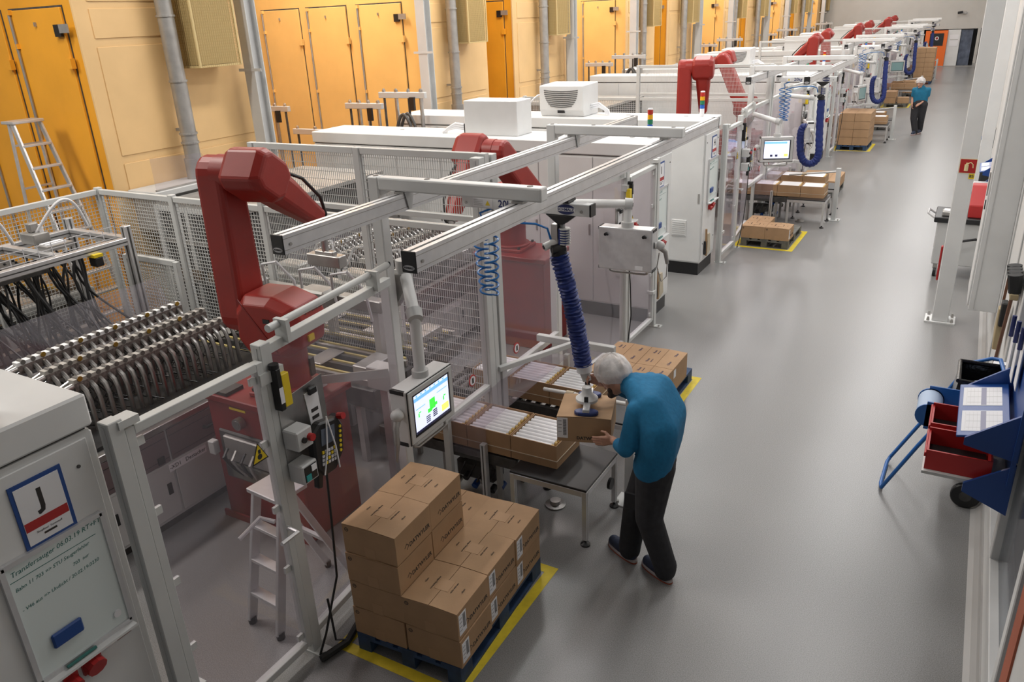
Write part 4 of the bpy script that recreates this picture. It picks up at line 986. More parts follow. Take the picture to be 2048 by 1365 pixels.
# ------------------------------------------------------------------ transfer head frame with hanging cables
def cable_frame(m, cells):
    Y = ymap(m); side = 'far' if m else 'near'
    X1, X0 = -7.72, -8.75; y0, y1 = 2.2, 5.05; Z = 1.9
    t = thing('transfer_frame', 'aluminium profile frame with hanging black cables and hoses, %s side, {c}' % side, 'machine frame', (-8.2, Y(3.8), 0), 'transfer frames', cells)
    for x, y in ((X1, y0), (X1, y1), (X0, y0), (X0, y1)):
        p = MB().box(x-.04, x+.04, Y(y)-.04, Y(y)+.04, 0, Z+.12).build('upright', ALU, t, bevel=.004)
        MB().box(x-.042, x+.042, Y(y)-.01, Y(y)+.01, 0, Z+.11).box(x-.01, x+.01, Y(y)-.042, Y(y)+.042, 0, Z+.11).build('profile_groove', DARK, p)
    for z in (Z, ):
        for x in (X0, X1):
            r = MB().box(x-.04, x+.04, Y(y0+.04), Y(y1-.04), z-.08, z).build('beam', ALU, t, bevel=.004)
            MB().box(x-.042, x+.042, Y(y0+.04), Y(y1-.04), z-.048, z-.036).build('profile_groove', DARK, r)
        for y in (y0, y1, 4.3):
            r = MB().box(X0+.04, X1-.04, Y(y)-.04, Y(y)+.04, z-.08, z).build('beam', ALU, t, bevel=.004)
            MB().box(X0+.04, X1-.04, Y(y)-.042, Y(y)+.042, z-.048, z-.036).build('profile_groove', DARK, r)
    MB().box(X0+.05, X1-.1, Y(2.4), Y(4.2), Z-.16, Z-.12).build('cable_tray', DARK, t)
    mm = MB()
    for i in range(20): mm.beam((X1-.06, Y(2.3+.14*i), Z), (X1-.06, Y(2.3+.14*i), Z+.14), .006, .006)
    for i in range(3): mm.beam((X1-.06, Y(2.3), Z+.01+.06*i), (X1-.06, Y(4.96), Z+.01+.06*i), .006, .006)
    o = mm.build('wire_tray_side', SILVER, t); o['kind'] = 'stuff'
    rnd = random.Random(3+m)
    for i in range(90):
        y = 2.35+2.35*rnd.random(); x = X1-.15-.7*rnd.random(); yo = .35*(rnd.random()-.3); l_ = .75+.25*rnd.random()
        pts = []
        for k in range(9):
            s = k/8
            pts.append((x+(.25+.2*math.sin(i))*s*s+.07*math.sin(3.5*s+i), Y(y+yo*s+.09*math.sin(4*s+i*1.7)), Z-.1-l_*s))
        MB().tube(pts, .011+.004*rnd.random(), 6).build('cable', BLACK, t, smooth=True)
    for y in (2.75, 3.65, 4.45):
        v = MB().box(-8.5, -8.25, Y(y)-.09, Y(y)+.09, Z+.02, Z+.14).box(-8.42, -8.34, Y(y)-.05, Y(y)+.05, Z+.14, Z+.24).build('valve_block', GALV, t, bevel=.012)
        MB().cyl((-8.3, Y(y+.04), Z+.14), (-8.3, Y(y+.04), Z+.22), .022, n=10).build('fitting', PAPER, v)
        MB().box(-8.15, -7.95, Y(y)-.14, Y(y)+.14, Z+.0, Z+.05).build('terminal_rail', GALV, t)
        MB().box(-8.12, -8.0, Y(y)-.12, Y(y)+.1, Z+.05, Z+.065).build('label_strip', PAPER, t)
        pts = [(-8.35+.3*math.sin(math.pi*k/14)*.6+.2*k/14, Y(y+.45*k/14), Z+.12+.34*math.sin(math.pi*k/14)) for k in range(15)]
        MB().tube(pts, .016, 8).build('white_hose', PAPER, t, smooth=True)
    for y in (2.9, 4.62):
        s = MB().box(X1-.02, X1+.1, Y(y)-.045, Y(y)+.045, Z-.2, Z-.1).build('sensor', BLACK, t, bevel=.01)
        MB().box(X1-.02, X1+.1, Y(y)-.05, Y(y)+.05, Z-.1, Z-.07).build('sensor_cap', YEL, s)
    MB().box(X0, X1, Y(2.2), Y(5.0), .45, .62).build('lower_deck', DARK, t)
    for i in range(5): MB().box(X0+.1, X1+.25, Y(2.5+.5*i), Y(2.6+.5*i), .62, .78).build('guide_block', GALV, t, bevel=.01)
    for x in (X0+.3, X1+.1): MB().box(x, x+.1, Y(2.2), Y(5.0), .8, .88).build('slide_rail', GALV, t)
cable_frame(False, (1,))
t = thing('curing_oven', 'dark curing oven with pale frame behind the coarse mesh, {c}', 'oven', (-8.0, 7.5, 0), 'curing ovens', (1,))
MB().box(-8.85, -7.35, 6.32, 8.9, .1, 1.85).build('body', DARK, t)
for x in (-8.85, -8.3, -7.8, -7.35): MB().box(x-.03, x+.03, 6.26, 6.32, 0, 1.9).build('frame_post', LIGHT, t)
for z in (.4, .95, 1.45, 1.86): MB().box(-8.82, -7.38, 6.27, 6.31, z-.03, z+.03).build('frame_rail', GALV if z < 1.8 else LIGHT, t)
for i in range(4): MB().box(-8.7+.32*i, -8.5+.32*i, 6.22, 6.26, .98, 1.1).build('heater_box', mat('oily_brown_steel', (.17, .125, .085), .45, .4, var=.4, scale=5), t)
MB().box(-8.88, -7.32, 6.3, 8.95, 1.88, 1.93).build('cover', GALV, t)

# inner mesh gate beside the transfer frame
t = thing('mesh_gate', 'small white framed mesh gate beside the transfer frame, {c}', 'gate', (-7.55, 5.2, 0), None, (1,))
for x in (-8.1, -7.25): MB().box(x-.03, x+.03, 5.2, 5.25, .5, 1.62).build('stile', FRAME, t, bevel=.004)
for z in (.52, 1.6): MB().box(-8.07, -7.28, 5.2, 5.25, z-.03, z+.03).build('rail', FRAME, t, bevel=.004)
mm = MB()
for i in range(20): mm.beam((-8.07+.042*i, 5.225, .55), (-8.07+.042*i, 5.225, 1.57), .006, .006)
for i in range(25): mm.beam((-8.07, 5.231, .55+.042*i), (-7.28, 5.231, .55+.042*i), .006, .006)
o = mm.build('wire_mesh', FRAME, t); o['kind'] = 'stuff'
for x in (-8.1, -7.25): MB().box(x-.025, x+.025, 5.2, 5.25, 0, .5).build('leg', FRAME, t)

# ------------------------------------------------------------------ belt line behind the robots
def belt_line(m, cells):
    Y = ymap(m); side = 'far' if m else 'near'
    t = thing('belt_line', 'dark belt line with yellow toothed belts behind the robot, %s side, {c}' % side, 'conveyor', (-5.4, Y(5.1), 0), 'belt lines', cells)
    MB().box(-6.9, -4.35, Y(4.86), Y(5.48), .62, .82).build('bed', DARK, t, bevel=.01)
    for y in (4.93, 5.12, 5.3, 5.44):
        MB().box(-6.9, -4.4, Y(y)-.02, Y(y)+.02, .82, .88).build('side_rail', GALV if y in (4.93, 5.44) else DARK, t)
        MB().box(-6.85, -4.45, Y(y+.05)-.012, Y(y+.05)+.012, .86, .885).build('toothed_belt', mat('pale_yellow_belt', (.55, .45, .18), .6), t)
    for x in (-6.7, -5.9, -5.2, -4.6):
        MB().box(x-.03, x+.03, Y(4.9), Y(4.96), 0, .62).build('leg', ALU, t); MB().box(x-.03, x+.03, Y(5.4), Y(5.46), 0, .62).build('leg', ALU, t)
        MB().box(x-.1, x+.1, Y(5.0), Y(5.35), .88, .9+.06*(x > -5)).build('carrier', GALV, t, bevel=.008)
    # upper slide unit
    MB().box(-6.6, -4.6, Y(5.38), Y(5.5), 1.35, 1.47).build('upper_beam', GALV, t, bevel=.01)
    for x in (-6.5, -5.6, -4.7): MB().box(x-.04, x+.04, Y(5.4), Y(5.48), .82, 1.35).build('upright', ALU, t)
    for x in (-6.2, -5.3): MB().box(x-.16, x+.16, Y(5.2), Y(5.4), 1.25, 1.55).build('slide_unit', GALV, t, bevel=.02)
    for x in (-6.0, -5.5, -5.1):
        MB().tube([(x, Y(5.3), 1.5), (x+.1, Y(5.2), 1.75), (x+.3, Y(5.2), 1.8), (x+.42, Y(5.28), 1.6), (x+.45, Y(5.3), 1.3)], .014, 8).build('clear_hose', SILVER, t, smooth=True)
belt_line(False, (1, 2)); belt_line(True, (1, 2))
# white junction box and arm bracket between pedestal and gantry post
t = thing('bracket_arm', 'pale steel bracket arm reaching from the gantry post to the pedestal, {c}', 'bracket', (-4.0, 4.3, 1.2), None, ALLC)
MB().beam((-4.3, 4.15, 1.25), (-3.6, 4.22, 1.42), .012, .07).build('arm', FRAME, t)
MB().box(-4.36, -4.24, 4.1, 4.2, 1.2, 1.24).build('foot', FRAME, t)
t = thing('junction_box', 'pale junction box on a post behind the red pedestal, {c}', 'box', (-4.1, 4.85, 0), None, ALLC)
MB().box(-4.16, -3.9, 4.58, 4.74, 1.02, 1.22).build('case', LIGHT, t, bevel=.008)
MB().box(-4.06, -3.98, 4.62, 4.7, 0, 1.02).build('post', ALU, t)

# ------------------------------------------------------------------ carton outlet: conveyors, guards, tables
def outlet(m):
    Y = ymap(m); side = 'far' if m else 'near'
    y0, y1 = (4.82, 5.3) if not m else (5.42, 4.98)   # mapped below
    if m: y0, y1 = 2*YM-6.3, 2*YM-5.78
    t = thing('roller_conveyor', 'dark roller conveyor carrying open cartons, %s row, {c}' % side, 'conveyor', (-3.4, Y((y0+y1)/2), 0), 'carton conveyors', ALLC)
    a, b_ = sorted((Y(y0), Y(y1)))
    for y in (a, b_-.04): MB().box(-4.3, -2.86, y, y+.04, .4, .5).build('side_rail', DARK, t, bevel=.004)
    for i in range(14): MB().cyl((-4.25+.104*i, a+.04, .47), (-4.25+.104*i, b_-.04, .47), .022, n=8).build('roller', DARK, t, smooth=True)
    for x in (-4.2, -3.6, -3.05):
        for y in (a+.02, b_-.06): MB().box(x-.02, x+.02, y, y+.04, 0, .4).build('leg', GALV, t)
    # drive and valves below
    MB().box(-3.55, -3.15, a+.1, a+.3, .12, .3).build('drive_motor', DARK, t, bevel=.03)
    for i in range(6):
        MB().cyl((-3.5+.09*i, a+.04, .1+.06*(i % 2)), (-3.5+.09*i, a+.1, .12+.06*(i % 2)), .03, n=12).build('valve', [STEEL, BLACK, RACKB][i % 3], t)
    for i in range(4):
        MB().tube([(-3.5+.1*i, a+.08, .15), (-3.45+.1*i, a-.02, .2), (-3.4+.1*i, a+.05, .33)], .01, 6).build('air_line', BLACK, t, smooth=True)
    # table at the end
    tx0, tx1 = -2.82, -2.14
    ty0, ty1 = (4.64, 5.27) if not m else (5.75, 6.36)
    t = thing('outfeed_table', 'small black topped aluminium table ending the %s carton row, {c}' % side, 'table', ((tx0+tx1)/2, (ty0+ty1)/2, 0), 'outfeed tables', ALLC)
    MB().box(tx0, tx1, ty0, ty1, .5, .52).build('table_top', mat('black_table_laminate', (.02, .02, .022), .35), t, bevel=.004)
    for y in (ty0+.02, ty1-.02): 
        r = MB().box(tx0+.04, tx1-.04, y-.02, y+.02, .45, .5).build('apron', ALU, t, bevel=.003)
    for x in (tx0+.02, tx1-.02): MB().box(x-.02, x+.02, ty0+.04, ty1-.04, .45, .5).build('apron', ALU, t, bevel=.003)
    for x in (tx0+.02, tx1-.02):
        for y in (ty0+.02, ty1-.02):
            l = MB().box(x-.02, x+.02, y-.02, y+.02, .05, .5).build('leg', ALU, t, bevel=.003)
            MB().box(x-.0205, x+.0205, y-.005, y+.005, .05, .49).build('profile_groove', GALV, l)
            MB().lathe([(0, 0), (.04, 0), (.04, .012), (.012, .03), (.012, .05), (0, .05)], 14, Matrix.Translation((x, y, 0))).build('levelling_foot', BLACK, l)
    MB().cyl((tx1, ty1-.18, .33), (tx1+.025, ty1-.18, .33), .05, n=14).build('hand_knob', BLACK, t, smooth=True)
outlet(False); outlet(True)
# polycarbonate tunnel roof and its side sheet
t = thing('tunnel_guard', 'clear tinted tunnel guard over the carton conveyors, {c}', 'guard', (-3.3, 5.5, 0), 'tunnel guards', ALLC)
MB().box(-3.5, -3.13, 4.8, 6.4, .77, .776).build('roof_pane', PANE, t)
MB().box(-3.47, -3.13, 4.8, 4.806, .45, .77).build('side_pane', PANE, t)
p = MB().box(-3.165, -3.115, 4.75, 4.8, 0, .62).build('post', ALU, t, bevel=.003)
MB().box(-3.145, -3.135, 4.748, 4.802, 0, .61).build('profile_groove', DARK, p)
MB().box(-3.165, -3.115, 6.35, 6.4, 0, .8).build('post', FRAME, t, bevel=.003)
MB().box(-3.5, -2.66, 6.42, 6.48, .86, .93).build('cross_rail', FRAME, t, bevel=.004)
MB().beam((-3.46, 5.6, .9), (-3.1, 6.4, .9), .05, .05).build('brace', FRAME, t, bevel=.004)
# round floor foot under the table edge
tag(MB().lathe([(0, 0), (.09, 0), (.09, .012), (.05, .02), (.045, .05), (0, .05)], 20, Matrix.Translation((-2.62, 5.05, 0))).build('floor_socket', STEEL, None, smooth=True),
    'round steel floor socket under the outfeed table, {c}', 'floor socket', 'floor sockets', None, ALLC)
# post, barrier tube by the aisle
t = thing('barrier_post', 'pale slim barrier post with a swing tube beside the table, {c}', 'barrier', (-2.06, 5.36, 0), 'barrier posts', ALLC)
MB().box(-2.1, -2.02, 5.32, 5.4, 0, 1.0).build('post', FRAME, t, bevel=.004)
MB().box(-2.18, -1.94, 5.26, 5.46, 0, .014).build('base_plate', FRAME, t)
for sx in (-1, 1): MB().cyl((-2.06+.09*sx, 5.3, .014), (-2.06+.09*sx, 5.3, .035), .015, n=6).build('anchor_bolt', GALV, t)
MB().tube([(-2.1, 5.38, .93), (-2.5, 5.5, .86), (-3.0, 5.62, .78)], .018, 10).build('swing_tube', FRAME, t, smooth=True)
MB().tube([(-2.66, 5.54, .834), (-2.74, 5.56, .82)], .026, 10).build('foam_sleeve', mat('beige_tape', (.5, .42, .3), .7), t, smooth=True)

# ------------------------------------------------------------------ roof equipment
def roof_stuff():
    yA = 2*YM-1.8; yB = 1.05
    t = thing('cooling_box', 'plain white cooling box on the far cabinet roof, {c}', 'box', (-5.83, yA+.42, 2.38), None, ALLC)
    MB().box(-6.28, -5.42, yA+.2, yA+.62, 2.38, 2.85).build('case', WHITE, t, bevel=.008)
    MB().box(-6.36, -6.29, yA+.3, yA+.36, 2.38, 2.52).build('connector', BLACK, t)
    for k in range(3): MB().tube([(-6.36, yA+.33, 2.5-.03*k), (-6.5, yA+.3, 2.52-.03*k), (-6.62-.03*k, yA+.28, 2.46-.02*k), (-6.66-.03*k, yA+.28, 2.39)], .018, 8).build('white_hose', PAPER, t, smooth=True)
    t = thing('cooling_unit', 'white cooling unit with curved louvres on the near cabinet roof, {c}', 'cooling unit', (-5.8, yB+.4, 2.38), None, ALLC)
    x0, x1, y0, y1, z0, z1 = -6.2, -5.42, yB+.1, yB+.7, 2.38, 2.88
    MB().prism([(y0+.06, z0), (y1, z0), (y1, z1), (y0, z1-.02), (y0, z0+.1)], 'yz', x0, x1).build('case', WHITE, t, bevel=.015, seg=2)
    for k in range(9):
        hw = .3*math.sqrt(max(.1, 1-(k/10.5)**2))
        pts = [((x0+x1)/2+hw*s, y0-.006, z1-.09-.03*k-.02*(1-s*s)) for s in (-1, -.5, 0, .5, 1)]
        MB().tube(pts, .006, 6).build('louvre', DARK, t)
    MB().box((x0+x1)/2-.06, (x0+x1)/2+.06, y0-.01, y0+.02, z0+.06, z0+.1).build('display', BLACK, t)
    for k in range(3): MB().tube([(x1, y0+.3, z0+.1+.03*k), (x1+.14, y0+.3, z0+.13+.03*k), (x1+.25+.03*k, y0+.3, z0+.08), (x1+.27+.03*k, y0+.3, z0+.01)], .016, 8).build('white_hose', PAPER, t, smooth=True)
    for y, side in ((yA+.45, 'far'), (yB+.45, 'near')):
        t = thing('signal_tower', 'red, yellow, green and blue signal tower on the %s cabinet roof, {c}' % side, 'signal light', (-3.6, y, 2.38), 'signal towers', ALLC)
        MB().cyl((-3.6, y, 2.38), (-3.6, y, 2.5), .035, n=16).build('foot', PAPER, t, smooth=True)
        for k, (nm, c) in enumerate((('blue_lens', (.02, .12, .5)), ('green_lens', (.02, .2, .1)), ('amber_lens', (.8, .4, .01)), ('red_lens', (.5, .03, .02)))):
            MB().cyl((-3.6, y, 2.5+.06*k), (-3.6, y, 2.555+.06*k), .035, n=16).build(nm, mat('lens_'+nm, c, .25), t, smooth=True)
        MB().cyl((-3.6, y, 2.74), (-3.6, y, 2.755), .035, .03, n=16).build('cap', PAPER, t, smooth=True)
roof_stuff()
# moulding unit with hoses between the cell pairs
t = thing('moulding_unit', 'low moulding unit crowded with valves and white hoses beside cabinets, {c}', 'machine', (-8.0, 10.95, 0), 'moulding units', ALLC)
MB().box(-8.8, -7.0, 10.3, 11.1, 0, 1.7).build('housing', LIGHT, t, bevel=.02)
rr = random.Random(5)
for i in range(16):
    x = -8.6+1.5*rr.random(); y = 10.4+.6*rr.random(); h = .12+.3*rr.random()
    MB().box(x-.08, x+.08, y-.07, y+.07, 1.7, 1.7+h).box(x-.03, x+.03, y-.03, y+.03, 1.7+h, 1.78+h).build('valve_block', GALV if i % 3 else STEEL, t, bevel=.012)
for i in range(7):
    x = -8.5+1.2*rr.random(); y = 10.45+.5*rr.random()
    MB().tube([(x, y, 1.8), (x+.05, y, 2.1), (x+.2, y+.05, 2.25), (x+.36, y+.08, 2.1), (x+.4, y+.1, 1.75)], .018, 8).build('white_hose', PAPER, t, smooth=True)
MB().cyl((-7.6, 10.9, 1.75), (-7.4, 10.9, 2.0), .12, n=16).build('blue_motor', RACKB, t, smooth=True)

# ------------------------------------------------------------------ repeat the generic cell furniture down the hall
for root, tpl, cells in list(CELL):
    for n in cells:
        c = copy_tree(root); c.location.y += P*n; c['label'] = tpl.format(c=CELLP[n])
# ================================================================== cartons, pallets, rods
def make_carton(w_, l_, h, kind):
    """closed carton standing on z=0 at the origin; seam of the lid runs along y, side print faces +x"""
    t = thing('carton', 'x', 'box', (0, 0, 0))
    MB().box(-w_/2, w_/2, -l_/2, l_/2, 0, h-.004).build('body', CARD, t, bevel=.003)
    for s in (-1, 1):
        vs = []
        for (x, z) in ((s*w_/2, h-.003), (s*w_*.28, h+.001), (s*.002, h+.004)):
            for y in (-l_/2, l_/2): vs.append((x, y, z)); 
        n = len(vs); vs += [(x, y, z-.003) for x, y, z in vs]
        MB().add(vs, [(0, 1, 3, 2), (2, 3, 5, 4), (6, 8, 9, 7), (8, 10, 11, 9), (0, 2, 8, 6), (2, 4, 10, 8), (1, 7, 9, 3), (3, 9, 11, 5), (0, 6, 7, 1), (4, 5, 11, 10)]).build('flap', CARD, t)
    top = h+.0048
    if kind == 'printed':
        MB().box(-.05, .05, -.05, .05, h+.0035, top).build('tape', TAPE, t)
        MB().box(-.04, .04, -l_/2-.0012, -l_/2, .0, .08).build('tape', TAPE, t)
        for sx, q in ((-.1, -1), (.1, 1)):
            text('top_print', 'vorsichtig öffnen' if sx < 0 else 'nicht stürzen', .019, (sx-.03*q, .0, top-.0015), (0, 1, 0), (-1, 0, 0), INK, t)
            text('top_print', 'oben', .021, (sx+.035*q, .0, top-.001), (0, 1, 0), (-1, 0, 0), INK, t)
        xf = w_/2+.0006
        text('maker_name', 'DATWYLER', .044, (xf, .06, .07), (0, 1, 0), (0, 0, 1), INK, t, bold=.018)
        lg = MB()
        for a in range(4):
            p = [Vector((xf, -.085+.022*math.cos(R_(90*a)), .075+.022*math.sin(R_(90*a)))), Vector((xf, -.085+.022*math.cos(R_(90*a+90)), .075+.022*math.sin(R_(90*a+90))))]
            if a != 2: lg.beam(p[0], p[1], .004, .001, up=(1, 0, 0))
        lg.build('maker_logo', INK, t)
        # round mark on the front
        ring = MB()
        for k in range(12): ring.beam((-w_/2+.035+.013*math.cos(2*math.pi*k/12), -l_/2-.0006, h-.04+.013*math.sin(2*math.pi*k/12)), (-w_/2+.035+.013*math.cos(2*math.pi*(k+1)/12), -l_/2-.0006, h-.04+.013*math.sin(2*math.pi*(k+1)/12)), .004, .001, up=(0, 1, 0))
        ring.box(-w_/2+.028, -w_/2+.042, -l_/2-.001, -l_/2, h-.042, h-.038)
        ring.build('round_mark', INK, t)
    elif kind == 'blue':
        for sy in (-.12, .12):
            text('top_print', 'Haus', .042, (-.12, sy, top-.001), (0, 1, 0), (-1, 0, 0), BINK, t)
            text('top_print', 'Oben', .042, (.12, sy, top-.001), (0, 1, 0), (-1, 0, 0), BINK, t)
            text('small_print', 'Material No.', .018, (-.075, sy, top-.001), (0, 1, 0), (-1, 0, 0), BINK, t)
        MB().box(w_/2, w_/2+.001, -l_/2+.03, -l_/2+.1, h-.12, h-.03).build('address_label', PAPER, t)
    return t
def add_label_sheet(t, w_, l_, h):
    lb = MB().box(w_/2, w_/2+.0012, -l_/2+.015, -l_/2+.1, .03, h-.03)
    me = lb.mesh('shipping_label'); o = put('shipping_label', me, PAPER, t)
    b = MB()
    z = h-.045
    while z > .07:
        b.box(w_/2+.0012, w_/2+.0018, -l_/2+.06, -l_/2+.09, z, z-.004); z -= .0075
    for k in range(4): b.box(w_/2+.0012, w_/2+.0018, -l_/2+.022, -l_/2+.05, h-.06-.03*k, h-.063-.03*k)
    put('barcode', b.mesh('barcode'), INK, o)
CW, CL, CH = .405, .395, .215
proto = make_carton(CW, CL, CH, 'printed')
protoL = copy_tree(proto); add_label_sheet(protoL, CW, CL, CH)
protoB = make_carton(.405, .485, .285, 'blue')
protoP = make_carton(CW, CL, CH, 'plain')
def drop(pr, loc, rz, label, group):
    c = copy_tree(pr); c.location = loc; c.rotation_euler = (0, 0, rz); c['label'] = label; c['group'] = group
    return c
def pallet(x, y, rz, m, label):
    t = thing('pallet', label, 'pallet', (0, 0, 0), 'shipping pallets')
    for i in range(5):
        wd = .145 if i % 2 == 0 else .1
        xs = -.4+.0725+i*(.8-.145)/4
        MB().box(xs-wd/2, xs+wd/2, -.6, .6, .122, .144).build('top_board', m, t)
    for yy in (-.5275, 0, .5275):
        MB().box(-.4, .4, yy-.0725, yy+.0725, .1, .122).build('cross_board', m, t)
        for xx in (-.35, 0, .35): MB().box(xx-.05, xx+.05, yy-.0725, yy+.0725, .022, .1).build('block', m, t)
    for xx in (-.35, 0, .35): MB().box(xx-.05, xx+.05, -.6, .6, 0, .022).build('bottom_board', m, t)
    t.location = (x, y, 0); t.rotation_euler = (0, 0, rz)
    return t
def floor_mark(x0, x1, y0, y1, label):
    t = thing('floor_marking', label, 'floor marking', ((x0+x1)/2, (y0+y1)/2, 0), 'yellow floor markings')
    for a in ((x0, x1, y0, y0+.08), (x0, x1, y1-.08, y1), (x0, x0+.08, y0+.08, y1-.08), (x1-.08, x1, y0+.08, y1-.08)):
        MB().box(*a, .0005, .002).build('tape_strip', TAPEY, t)
# --- nearest cell, near pallet
rz = R_(3)
pc = Vector((-2.69, 3.585, 0))
pallet(pc.x, pc.y, rz, PALB, 'dark blue pallet under the big printed carton stack')
floor_mark(-3.22, -2.22, 2.9, 4.3, 'yellow floor tape around the pallet nearest the camera')
Rz = Matrix.Rotation(rz, 3, 'Z')
ROWN = ['front', 'middle', 'back']; LAYN = ['bottom', 'second', 'third', 'top']
for cx in (0, 1):
    for ry in range(3):
        nl = 4 if (cx == 0 and ry < 2) else 2
        for k in range(nl):
            jit = Vector((random.uniform(-.006, .006), random.uniform(-.005, .005), 0))
            p = pc+Rz @ Vector((-.205+.41*cx, -.4+.4*ry, 0))+jit
            lab = 'printed brown carton, %s layer, %s of the %s column of the nearest stack' % (LAYN[k] if not (nl == 2 and k == 1) else 'upper', ROWN[ry], 'left' if cx == 0 else 'right')
            drop(protoL if cx == 1 else proto, (p.x, p.y, .1445+k*(CH+.0035)), rz+random.uniform(-.008, .008), lab, 'cartons on the nearest pallet')
# --- nearest cell, far pallet behind the worker
pallet(-2.73, 7.33, 0, PALB, 'dark blue pallet behind the worker under one carton layer')
floor_mark(-3.2, -2.24, 6.65, 8.02, 'yellow floor tape around the pallet behind the worker')
for i, (x, y) in enumerate(((-2.935, 6.97), (-2.525, 6.97), (-2.935, 7.46), (-2.525, 7.46))):
    drop(protoB, (x, y, .1445), 0, 'carton with dark blue print behind the worker, %s of its pallet' % ['near left', 'near right', 'far left', 'far right'][i], 'blue printed cartons')
# --- other cells
def stack(x, y, spec, m, plab, clab, pr=None, mark=True, rz=0):
    pallet(x, y, rz, m, plab)
    if mark: floor_mark(x-.52, x+.5, y-.7, y+.72, 'yellow floor tape around the ' + plab.split(' under')[0])
    for cx in (0, 1):
        for ry in range(3):
            for k in range(spec[cx][ry]):
                drop(pr or proto, (x-.205+.41*cx, y-.4+.4*ry, .1445+k*(CH+.0035)), rz+random.uniform(-.01, .01),
                     'brown carton %s, %s layer, %s %s' % (clab, ['lowest', 'second', 'third', 'fourth', 'fifth', 'sixth', 'seventh'][k], ROWN[ry], 'left' if cx == 0 else 'right'), 'cartons '+clab)
stack(-2.84, 14.2, ((1, 1, 0), (1, 0, 0)), PALG, 'dark grey pallet under three cartons in the second cell', 'on the dark grey pallet', protoL)
stack(-2.88, 24.9, ((4, 4, 4), (4, 4, 4)), PALB, 'blue pallet under a full carton block in the third cell', 'in the full block of the third cell', protoP)
stack(-2.75, 35.6, ((2, 2, 0), (0, 0, 0)), PALG, 'dark pallet under a low stack in the fourth cell', 'in the low stack of fourth cell', protoP)
drop(protoP, (-2.5, 35.25, .1445), .1, 'single brown carton at the pallet corner in the fourth cell', 'cartons in the low stack of fourth cell')
stack(-2.48, 45.5, ((7, 7, 7), (7, 7, 7)), PALB, 'pallet under the tall brown stack in the farthest cell', 'in the tall stack near the orange door', protoP, False)
for n, spec in ((1, ((1, 1, 1), (1, 1, 1))), (2, ((1, 1, 0), (1, 0, 0))), (3, ((2, 2, 2), (2, 2, 2)))):
    stack(-2.73, 7.9+P*n, spec, PALG, 'pallet at the far side of the table ' + CELLP[n] + ' under cartons', 'at the far side '+CELLP[n], protoP, False)
for pr in (proto, protoL, protoB, protoP):
    for ch in list(pr.children_recursive): bpy.data.objects.remove(ch)
    bpy.data.objects.remove(pr)

# --- open cartons with white rods
OW, OL, OH = .42, .43, .21
def make_open():
    t = thing('open_carton', 'x', 'box', (0, 0, 0))
    th = .006
    MB().box(-OW/2, OW/2, -OL/2, OL/2, 0, th).build('bottom', CARDI, t)
    for s in (-1, 1):
        MB().box(-OW/2, OW/2, s*OL/2, s*(OL/2-th), th, OH).build('wall', CARD, t)
        MB().box(s*OW/2, s*(OW/2-th), -OL/2+th, OL/2-th, th, OH).build('wall', CARD, t)
    MB().box(-OW/2+th, OW/2-th, -OL/2+th, OL/2-th, th, .145).build('lower_layers', ROD, t)
    b = MB(); e = .002; z = .07
    c4 = [(-OW/2-e, -OL/2-e), (OW/2+e, -OL/2-e), (OW/2+e, OL/2+e), (-OW/2-e, OL/2+e)]
    for i in range(4): b.beam((*c4[i], z), (*c4[(i+1) % 4], z), .004, .006)
    b.build('twine', mat('pale_twine', (.6, .52, .4), .7), t)
    return t
openp = make_open()
def make_rod():
    t = thing('white_rod', 'x', 'rod', (0, 0, 0))
    MB().cyl((-.195, 0, 0), (.158, 0, 0), .0235, n=14).build('shaft', ROD, t, smooth=True)
    MB().cyl((.158, 0, 0), (.178, 0, 0), .021, .017, n=12).build('tip', TAN, t, smooth=True)
    return t
rodp = make_rod()
def open_box(x, y, z, lab, group, rods=True, rg=''):
    c = copy_tree(openp); c.location = (x, y, z); c['label'] = lab; c['group'] = group
    if rods:
        for i, nm in enumerate(('first', 'second', 'third', 'fourth', 'fifth', 'sixth', 'seventh', 'eighth')):
            r = copy_tree(rodp); r.location = (x+random.uniform(-.005, .005), y-.185+.0525*i, z+.18); r.rotation_euler = (0, 0, random.uniform(-.008, .008))
            r['label'] = nm + ' rod from near side, ' + rg; r['group'] = 'rods in the ' + rg
    return c
PL = ['first', 'second', 'third', 'fourth', 'fifth']
for n in range(5):
    d = P*n
    nrow = {0: (4, 3), 1: (4, 3), 2: (4, 3), 3: (3, 2), 4: (3, 2)}[n]
    sh = 0 if n == 0 else .28
    for row, cnt in enumerate(nrow):
        y = (4.975 if row == 0 else 6.03)+d+(.06 if row == 0 else 0)
        x0 = (-2.69 if row == 0 else -2.84)+sh
        for i in range(cnt):
            rg = '%s open carton from aisle, %s row, %s' % (PL[i], 'near' if row == 0 else 'far', CELLP[n].replace('in the ', ''))
            x = x0-.428*i
            open_box(x, y, .522 if x-.2 > -2.84 else .522, rg + ', filled with white rods' if n < 3 else rg, 'open cartons of rods', n < 3, rg)
for pr in (openp, rodp):
    for ch in list(pr.children_recursive): bpy.data.objects.remove(ch)
    bpy.data.objects.remove(pr)
